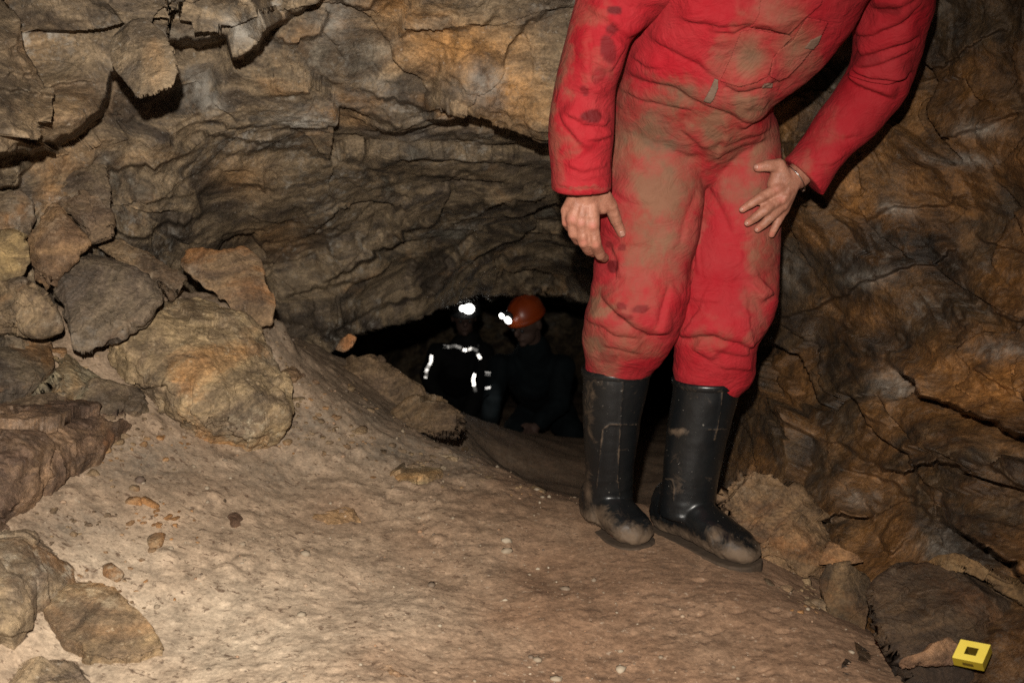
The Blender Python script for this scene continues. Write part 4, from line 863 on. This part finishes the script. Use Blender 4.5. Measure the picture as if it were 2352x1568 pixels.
# bracelet: thin silver band with beads
bp = [(1801,372,1.862),(1811,380,1.858),(1818,395,1.855),(1822,413,1.856),(1826,434,1.862),(1822,446,1.872),(1826,434,1.885)]
def tube(pts, r, n=8):
    P = [np.array(p) for p in pts]; V = []; F = []
    for i, p in enumerate(P):
        t = P[min(i + 1, len(P) - 1)] - P[max(i - 1, 0)]; t /= np.linalg.norm(t)
        a = np.cross(t, [0.3, .2, 1]); a /= np.linalg.norm(a); b = np.cross(t, a)
        for k in range(n): V.append(p + r * (math.cos(k * 6.283 / n) * a + math.sin(k * 6.283 / n) * b))
    for i in range(len(P) - 1):
        for k in range(n): F.append((i * n + k, i * n + (k + 1) % n, (i + 1) * n + (k + 1) % n, (i + 1) * n + k))
    return np.array(V), F
wc_ = W(1834,404,1.885); axd = np.array(W(1900,340,1.885)) - np.array(W(1812,412,1.875)); axd /= np.linalg.norm(axd)
e1 = np.cross(axd, [0, 1, 0]); e1 /= np.linalg.norm(e1); e2 = np.cross(axd, e1)
ring = [np.array(W(1822,408,1.866)) + .0325 * (math.cos(t) * e1 + math.sin(t) * e2) for t in np.linspace(0, 2 * math.pi, 41)]
v_, f_ = tube(ring, .0013); bead = [(v_ , f_)]
for t in (0.15, .35, 1.2, 2.9, 3.05, 3.2, -.1): bead.append(ellipsoid(np.array(W(1822,408,1.866)) + .033 * (math.cos(t) * e1 + math.sin(t) * e2), (.0026,.0026,.0026), None, 10))
v_, f_ = join_parts(bead); link('bracelet', mesh_np('bracelet', v_ - PB, f_), m_silver, person)
# black strap ring on the chest
th = np.linspace(0, 2 * math.pi, 33); c0 = W(1912,-6,1.655)
v_, f_ = tube([c0 + np.array([.022 * math.cos(t), -.004 * math.sin(t), .014 * math.sin(t)]) for t in th], .0042); link('strap_ring', mesh_np('strap_ring', v_ - PB, f_), m_dark, coverall)

# ------------------------------------------------ boots
def boot(shaft, heel, toe, z0, dust, seams, k):
    sh = loft(PX(shaft))
    h = np.array([*W(heel[0], 1200, heel[1])[:2], z0]); t = np.array([*W(toe[0], 1240, toe[1])[:2], z0])
    d = (t - h); L = np.linalg.norm(d); d /= L; s = np.array([-d[1], d[0], 0]); up = np.array([0, 0, 1.0])
    st = []                                              # foot: across, from heel to toe
    for u, wd, zb, zt in [(-.27,.026,.030,.085),(-.20,.036,.016,.12),(-.05,.042,.012,.145),(.15,.042,.014,.150),(.40,.043,.014,.125),(.65,.049,.012,.098),(.88,.051,.012,.082),(1.06,.047,.013,.070),(1.18,.036,.016,.056),(1.25,.020,.024,.044)]:
        c = h + d * L * u; st.append((c, wd, zb, zt))
    V = []; n = 32; th = np.linspace(0, 2 * math.pi, n, endpoint=False)
    for c, wd, zb, zt in st:
        cy = np.sign(np.cos(th)) * np.abs(np.cos(th)) ** .85; cz = np.sin(th)
        V.append(c + s * (wd * cy)[:, None] + up * ((zb + zt) / 2 + (zt - zb) / 2 * cz)[:, None])
    m = len(st); V = np.concatenate(V + [[(st[0][0]) + up * .055], [st[-1][0] + up * .034]]); f = []
    for i in range(m - 1):
        for j in range(n):
            q = (j + 1) % n; f.append((i * n + j, i * n + q, (i + 1) * n + q, (i + 1) * n + j))
    for j in range(n):
        q = (j + 1) % n; f.append((m * n, q, j)); f.append((m * n + 1, (m - 1) * n + j, (m - 1) * n + q))
    me = fuse([sh, (V, f)], .0034, 7)
    v = mverts(me); nn = mnorms(me); px, py, _ = proj(v); vw = view_w(v, nn)
    dd = .0016 * fbm(v * 14, 3, 71 + k) + .0022 * ridged(v * np.array([8, 8, 30]), 2, 73 + k) * sstep(.26, .08, v[:, 2] - z0)
    low = sstep(.11, .02, v[:, 2] - z0); dd += low * (.0020 * fbm(v * 38, 3, 77 + k) + .0016 * facet(v * 60, 5 + k))
    ln = np.zeros(len(v))
    for pts, a, w in seams:
        sd, tt = pl_dist(px, py, pts); g = np.exp(-(sd / w) ** 2); dd += a * .001 * g * vw; ln = np.maximum(ln, .42 * g * vw)
    v2 = v + nn * dd[:, None]; me.vertices.foreach_set('co', v2.astype(np.float32).ravel()); me.update()
    du = blobs(px, py, dust); du = np.maximum(du, ln); du = np.maximum(du, .85 * sstep(.075, .02, v[:, 2] - z0))
    setattr_pt(me, 'dust', du); recenter(me, PB); b = link('boot', me, m_boot, person)
    # sole: slab with the foot's outline
    out = []
    for u, wd in [(-.30,.012),(-.265,.030),(-.18,.042),(0,.046),(.25,.044),(.5,.048),(.75,.055),(.95,.056),(1.1,.051),(1.22,.037),(1.28,.018)]: out.append((u, wd))
    ol = [h + d * L * u + s * wd for u, wd in out] + [h + d * L * u - s * wd for u, wd in out[::-1]]
    N = len(ol); V = np.array([p + up * -.012 for p in ol] + [p + up * .015 for p in ol]) ; F = [tuple(range(N))[::-1], tuple(range(N, 2 * N))] + [(i, (i + 1) % N, N + (i + 1) % N, N + i) for i in range(N)]
    sm = mesh_np('sole', V - PB, F, False); so = link('sole', sm, m_sole, b); bv = so.modifiers.new('b', 'BEVEL'); bv.width = .004; bv.segments = 2
    # rim band round the top of the shaft
    a, bb, y, Y, hdp = shaft[0]
    def ringst(i, gx, gd): 
        a, b2, y, Y, hq = shaft[i]; return a - gx, b2 + gx, y, Y, hq + gd
    V = []; n2 = 64; th = np.linspace(0, 2 * math.pi, n2, endpoint=False)
    top = [W(a, y - 1, Y), W(bb, y - 1, Y)]; a2, b2, y2, Y2, h2 = shaft[1]
    c0_, c1_ = (top[0] + top[1]) / 2, (W(a2, y2, Y2) + W(b2, y2, Y2)) / 2
    ax0 = (top[1] - top[0]) / 2; down = (c1_ - c0_) / np.linalg.norm(c1_ - c0_)
    dep_ = np.cross(down, ax0); dep_ /= np.linalg.norm(dep_)
    rows = [(0, .997), (0, 1.03), (.006, 1.04), (.013, 1.03), (.016, 1.0)]
    for dz, g in rows: V.append(c0_ + down * dz + np.cos(th)[:, None] * ax0 * g + np.sin(th)[:, None] * dep_ * hdp * g)
    V = np.concatenate(V); F = [(i * n2 + j, i * n2 + (j + 1) % n2, (i + 1) * n2 + (j + 1) % n2, (i + 1) * n2 + j) for i in range(len(rows) - 1) for j in range(n2)]
    rm = mesh_np('rim', V - PB, F); setattr_pt(rm, 'dust', np.full(len(V), .12)); link('rim', rm, m_boot, b)
    return b
boot([(1338,1496,846,2.0,.074),(1338,1490,880,2.0,.073),(1338,1474,950,2.005,.066),(1341,1464,1010,2.01,.060),(1345,1456,1070,2.02,.054),(1344,1452,1115,2.03,.05),(1340,1452,1155,2.035,.052),(1338,1450,1185,2.035,.055)],
     (1372,2.055), (1456,1.945), .008, [(1440,1232,50,30,1.0),(1370,1200,50,40,.75),(1350,1120,14,60,.5),(1356,950,16,110,.30),(1380,870,40,26,.22),(1480,1240,20,20,1)],
     [([(1431,850),(1428,920),(1423,1010),(1418,1100),(1424,1150)], 1.6, 2.2), ([(1372,1120),(1378,1050),(1385,985),(1400,974),(1460,974)], 1.6, 2.2), ([(1345,862),(1420,870),(1490,862)], .8, 2)], 1)
boot([(1547,1700,870,1.985,.074),(1545,1696,905,1.985,.072),(1537,1683,950,1.985,.067),(1530,1668,1010,1.985,.061),(1524,1655,1070,1.985,.056),(1521,1646,1115,1.985,.052),(1517,1642,1150,1.985,.052),(1512,1640,1180,1.985,.054)],
     (1544,2.02), (1694,1.872), .0, [(1690,1280,52,36,1.0),(1600,1260,30,40,.45),(1560,990,24,10,.6),(1640,1230,25,25,.6),(1560,1080,14,60,.3),(1700,1300,40,20,1)],
     [([(1660,888),(1652,960),(1640,1010)], 1.4, 2.0), ([(1625,985),(1672,985)], 1.4, 2.0), ([(1522,1098),(1545,1100),(1550,1120),(1547,1150)], 1.4, 2.2)], 5)

# ------------------------------------------------ two people in the low passage
M = Mat('dimmed_skin'); m_skin2 = M.out(M.mix(M.noise(30, 4), (.032, .017, .012), (.055, .031, .023)), .75)  # darkened copy of skin: the far cavers' dimness and helmet shade are in the colour
def crawler(name, J, suit, label, shell, org, face, lamp_px, sc=1.0):
    root = link(name, None, loc=org, label=label, cat='person')
    w = {k: W(*p) for k, p in J.items()}
    cc = lambda ks, rs: capsule_chain([w[k] for k in ks], rs)
    sp = [cc(['neck','chest','belly','pelvis'], [.09,.15,.15,.15]), cc(['sh_a','chest','sh_b'], [.075,.11,.075])]
    bp_ = [cc(['neck','chest','belly','pelvis'], [.05,.10,.10,.10]), cc(['sh_a','chest','sh_b'], [.05,.08,.05])]
    for s in 'ab':
        sp += [cc(['sh_' + s, 'el_' + s, 'wr_' + s], [.075,.06,.05]), cc(['pelvis', 'kn_' + s, 'an_' + s], [.12,.085,.06])]
        bp_ += [cc(['sh_' + s, 'el_' + s, 'wr_' + s, 'ha_' + s], [.045,.038,.028,.026]), cc(['pelvis', 'kn_' + s, 'an_' + s], [.08,.055,.04])]
        hnd = w['ha_' + s]; dr = hnd - w['wr_' + s]; dr /= np.linalg.norm(dr); sd = np.cross(dr, [0, 1, 0]); sd /= np.linalg.norm(sd)
        for q, (o_, l_) in enumerate([(-.033,.075),(-.011,.09),(.011,.085),(.031,.065)]):
            a = hnd + sd * o_ * .8 + dr * .01; b = a + dr * l_ * .55 + sd * o_ * .35; c = b + dr * l_ * .35 + np.array([0, -.02, -.005])
            bp_.append(capsule_chain([a, b, c], [.0105,.0095,.008]))
        bp_.append(capsule_chain([hnd - sd * .02, hnd - sd * .055 + dr * .03, hnd - sd * .065 + dr * .055], [.013,.011,.009]))
    R = np.array(Matrix.Rotation(face[0], 3, 'Z') @ Matrix.Rotation(face[1], 3, 'X')); h = w['head']; lc = lambda x, y, z: h + R @ np.array([x, y, z])
    bp_ += [capsule_chain([w['neck'], lc(0, .02, -.05)], [.05,.055]), ellipsoid(lc(0, .01, .02), (.076,.094,.10), R), ellipsoid(lc(0, -.03, -.055), (.056,.056,.056), R), ellipsoid(lc(0, -.096, -.012), (.014,.02,.024), R), ellipsoid(lc(0, -.084, -.055), (.026,.012,.008), R), ellipsoid(lc(0, -.074, -.09), (.022,.02,.016), R)]
    for s in (-1, 1): bp_ += [ellipsoid(lc(s * .077, .015, -.012), (.010,.020,.032), R), ellipsoid(lc(s * .034, -.08, .018), (.022,.012,.010), R)]
    me = fuse(bp_, .006, 3); setattr_pt(me, 'pink', np.zeros(len(me.vertices))); recenter(me, org); bo = link('body', me, m_skin2, root)
    for s in (-1, 1):
        v_, f_ = ellipsoid(lc(s * .031, -.085, .004), (.011,.011,.011)); link('eye', mesh_np('eye', v_ - org, f_), m_dark, bo)
    me = fuse(sp, .011, 4); v = mverts(me); n = mnorms(me)
    v = v + n * (.010 * fbm(v * 9, 3, 5) + .006 * ridged(v * 16, 2, 8))[:, None]; me.vertices.foreach_set('co', v.astype(np.float32).ravel()); me.update()
    bv = BVHTree.FromPolygons([Vector(a) for a in v], [p.vertices[:] for p in me.polygons]); recenter(me, org)
    su = link('suit', me, suit, root)
    he = helmet(root, org, lc(0, .012, .05), R, shell, sc)
    v_, f_ = ellipsoid(lc(0, -.130, .122), (.036,.024,.028), R); hl = link('headlamp', mesh_np('headlamp', v_ - org, f_), m_dark, root)
    for (dx, dz, r_) in lamp_px:
        v_, f_ = ellipsoid(lc(dx, -.150, .122 + dz), (r_, .008, r_), R); link('lens', mesh_np('lens', v_ - org, f_), m_lens, hl)
    v_, f_ = ellipsoid(lc(0, .130, .075), (.03,.02,.022), R); link('battery_box', mesh_np('battery_box', v_ - org, f_), m_dark, he)
    ld = bpy.data.lights.new('headlamp_beam', 'SPOT'); lo = bpy.data.objects.new('headlamp_beam', ld); COL.objects.link(lo); lo.parent = root
    lp = lc(0, -.18, .122); tgt = w['ha_a'] if sc < 1 else lc(0, -1.0, -.45); lo.location = lp - org
    lo.rotation_euler = Vector(tgt - lp).to_track_quat('-Z', 'Y').to_euler(); ld.energy = 7.0; ld.spot_size = math.radians(34); ld.spot_blend = .8; ld.shadow_soft_size = .02; ld.color = (1, .95, .88)
    return root, su, bv, lc
J1 = dict(head=(1209,742,5.0), neck=(1226,800,5.1), chest=(1222,862,5.22), belly=(1240,890,5.42), pelvis=(1262,915,5.65), sh_a=(1150,840,5.08), sh_b=(1292,842,5.12), el_a=(1133,905,4.98), el_b=(1285,925,5.02), wr_a=(1124,960,4.88), wr_b=(1238,970,4.92),
          ha_a=(1120,978,4.85), ha_b=(1228,983,4.88), kn_a=(1190,985,5.35), kn_b=(1310,990,5.35), an_a=(1215,975,5.8), an_b=(1312,975,5.8))
org1 = np.array([W(1215,990,5.1)[0], 5.1, -.60])
p1, su1, bv1, lc1 = crawler('person', J1, m_suit1, 'person in an orange helmet with a lit headlamp crawling on hands in the dark passage', m_orange, org1, (math.radians(-38), math.radians(24)), [(-.021, .010, .017), (.013, -.012, .023)], .93)
J2 = dict(head=(1066,727,6.0), neck=(1074,786,6.05), chest=(1058,832,6.12), belly=(1052,862,6.3), pelvis=(1048,895,6.5), sh_a=(1006,812,6.02), sh_b=(1108,812,6.05), el_a=(984,862,5.95), el_b=(1108,868,5.98), wr_a=(1010,920,5.86), wr_b=(1080,945,5.86),
          ha_a=(1022,938,5.82), ha_b=(1072,966,5.82), kn_a=(1010,960,6.2), kn_b=(1090,960,6.2), an_a=(1020,940,6.7), an_b=(1090,940,6.7))
org2 = np.array([W(1060,980,6.0)[0], 6.0, -.78])
p2, su2, bv2, lc2 = crawler('person', J2, m_suit2, 'person in black with silver reflective piping and a lit headlamp deep in the dark passage', m_dark, org2, (math.radians(8), math.radians(16)), [(-.024, .004, .022), (.016, 0, .036)], 1.0)
def ribbon(pts, root, su, org, bv, wd, Yd):
    """reflective piping sewn on the suit, turned outwards"""
    pts = np.array(pts, float); L = np.r_[0, np.cumsum(np.linalg.norm(np.diff(pts, axis=0), axis=1))]; u = np.linspace(0, L[-1], max(6, int(L[-1] / 4)))
    qx, qy = np.interp(u, L, pts[:, 0]), np.interp(u, L, pts[:, 1]); o = Vector(CAM); P = []
    for a, b in zip(qx, qy):
        d = Vector(W(a, b, 5.0)) - o; d.normalize(); h = bv.ray_cast(o, d)[0]
        P.append(np.array(h - d * .03) if h is not None and (h - o).length < Yd + .6 else W(a, b, Yd))
    P = np.array(P); 
    yl = np.linspace(P[0][1], P[-1][1], len(P)); yl = .7 * np.minimum(yl, P[:, 1].min() + .02) + .3 * yl
    P = np.array([CAM + (p - CAM) * (y_ / p[1]) for p, y_ in zip(P, np.minimum(yl, P[:, 1]))])
    V = []
    for i, p in enumerate(P):
        t = P[min(i + 1, len(P) - 1)] - P[max(i - 1, 0)]; t /= np.linalg.norm(t); vd = CAM + np.array([-.015, 0, .08]) - p; vd /= np.linalg.norm(vd)
        s = np.cross(t, vd); s /= np.linalg.norm(s); V += [p + s * wd / 2, p - s * wd / 2]
    F = [(2 * i, 2 * i + 1, 2 * i + 3, 2 * i + 2) for i in range(len(P) - 1)]
    ob = link('reflective_strip', mesh_np('reflective_strip', np.array(V) - org, F, False), m_tape, su); m = ob.modifiers.new('t', 'SOLIDIFY'); m.thickness = .003
for pts in ([(1022,792),(1021,800)], [(1027,797),(1045,794),(1060,799)], [(1062,803),(1072,804)], [(1075,803),(1084,800),(1097,805)], [(1096,811),(1104,824)], [(991,815),(990,830),(982,845),(978,856)], [(980,858),(977,868)], [(1090,858),(1087,872),(1089,886),(1093,900)], [(1096,794),(1100,795)]):
    ribbon(pts, p2, su2, org2, bv2, .020, 5.9)
for pts in ([(1121,854),(1120,864)], [(1120,888),(1121,894)]): ribbon(pts, p1, su1, org1, bv1, .03, 5.0)

# ------------------------------------------------ small yellow box with a square hole on the rocks
def yellow_box():
    bo = bpy.data.objects['dark_boulder']; bm_ = bo.data; bv = BVHTree.FromPolygons([Vector(a) + bo.location for a in mverts(bm_)], [p.vertices[:] for p in bm_.polygons])
    h = bv.ray_cast(Vector(CAM), (Vector(W(2224, 1528, 1.4)) - Vector(CAM)).normalized())[0]
    wb = wall_r.data; wbv = BVHTree.FromPolygons([Vector(a) for a in mverts(wb)], [p.vertices[:] for p in wb.polygons])
    h3 = wbv.ray_cast(Vector(CAM), (Vector(W(2224, 1528, 1.4)) - Vector(CAM)).normalized())[0]
    h4 = None
    for nm_ in ():
        lo_ = bpy.data.objects[nm_]; lb = BVHTree.FromPolygons([Vector(a) + lo_.location for a in mverts(lo_.data)], [p.vertices[:] for p in lo_.data.polygons]); h4 = lb.ray_cast(Vector(CAM), (Vector(W(2224, 1528, 1.4)) - Vector(CAM)).normalized())[0]
    h2 = floor_bvh.ray_cast(Vector(CAM), (Vector(W(2224, 1528, 1.4)) - Vector(CAM)).normalized())[0]
    D = min(float((np.array(q) - CAM) @ FWD) for q in (h, h2, h3, h4) if q is not None) - .03; k = D / 1.42
    s, hgt, hs = .0222 * k, .0150 * k, .0085 * k
    R = np.array(Matrix.Rotation(-.769, 3, 'Z') @ Matrix.Rotation(-.154, 3, 'Y') @ Matrix.Rotation(.323, 3, 'X'))
    top = WD(2231, 1494, D); root = link('yellow_box', None, loc=top - R @ np.array([0, 0, hgt]), label='small square translucent yellow plastic box with a square hole in its top', cat='box')
    V = []
    for z in (hgt, 0):
        for q in (s, hs):
            for a, b in ((-1, -1), (1, -1), (1, 1), (-1, 1)): V.append((a * q, b * q, z))
    F = []
    for i in range(4):
        j = (i + 1) % 4
        F += [(i, j, 4 + j, 4 + i), (8 + j, 8 + i, 12 + i, 12 + j), (8 + i, 8 + j, j, i), (4 + i, 4 + j, 12 + j, 12 + i)]
    b = link('shell', mesh_np('shell', np.array(V) @ R.T, F, False), m_yellow, root); b.data.materials.append(m_yshade_in)
    for q in range(4): b.data.polygons[q * 4 + 3].material_index = 1; b.data.polygons[q * 4 + 2].material_index = 2
    b.data.materials.append(m_yshade_side); m = b.modifiers.new('b', 'BEVEL'); m.width = .0006; m.segments = 2
    g = s + .0005; w2 = np.array([(-.35 * s, -g, .3 * hgt), (.35 * s, -g, .3 * hgt), (.35 * s, -g, .62 * hgt), (-.35 * s, -g, .62 * hgt)]) @ R.T
    o = link('grip_slot', mesh_np('grip_slot', w2, [(0, 1, 2, 3)], False), m_yshade_in, root); m = o.modifiers.new('t', 'SOLIDIFY'); m.thickness = .0008
    e = hs * .99; w2 = np.array([(-e, -e, .1 * hgt), (e, -e, .1 * hgt), (e, e, .1 * hgt), (-e, e, .1 * hgt)]) @ R.T
    o = link('inner_floor', mesh_np('inner_floor', w2, [(0, 1, 2, 3)], False), m_yshade_in, root); m = o.modifiers.new('t', 'SOLIDIFY'); m.thickness = .0008
yellow_box()
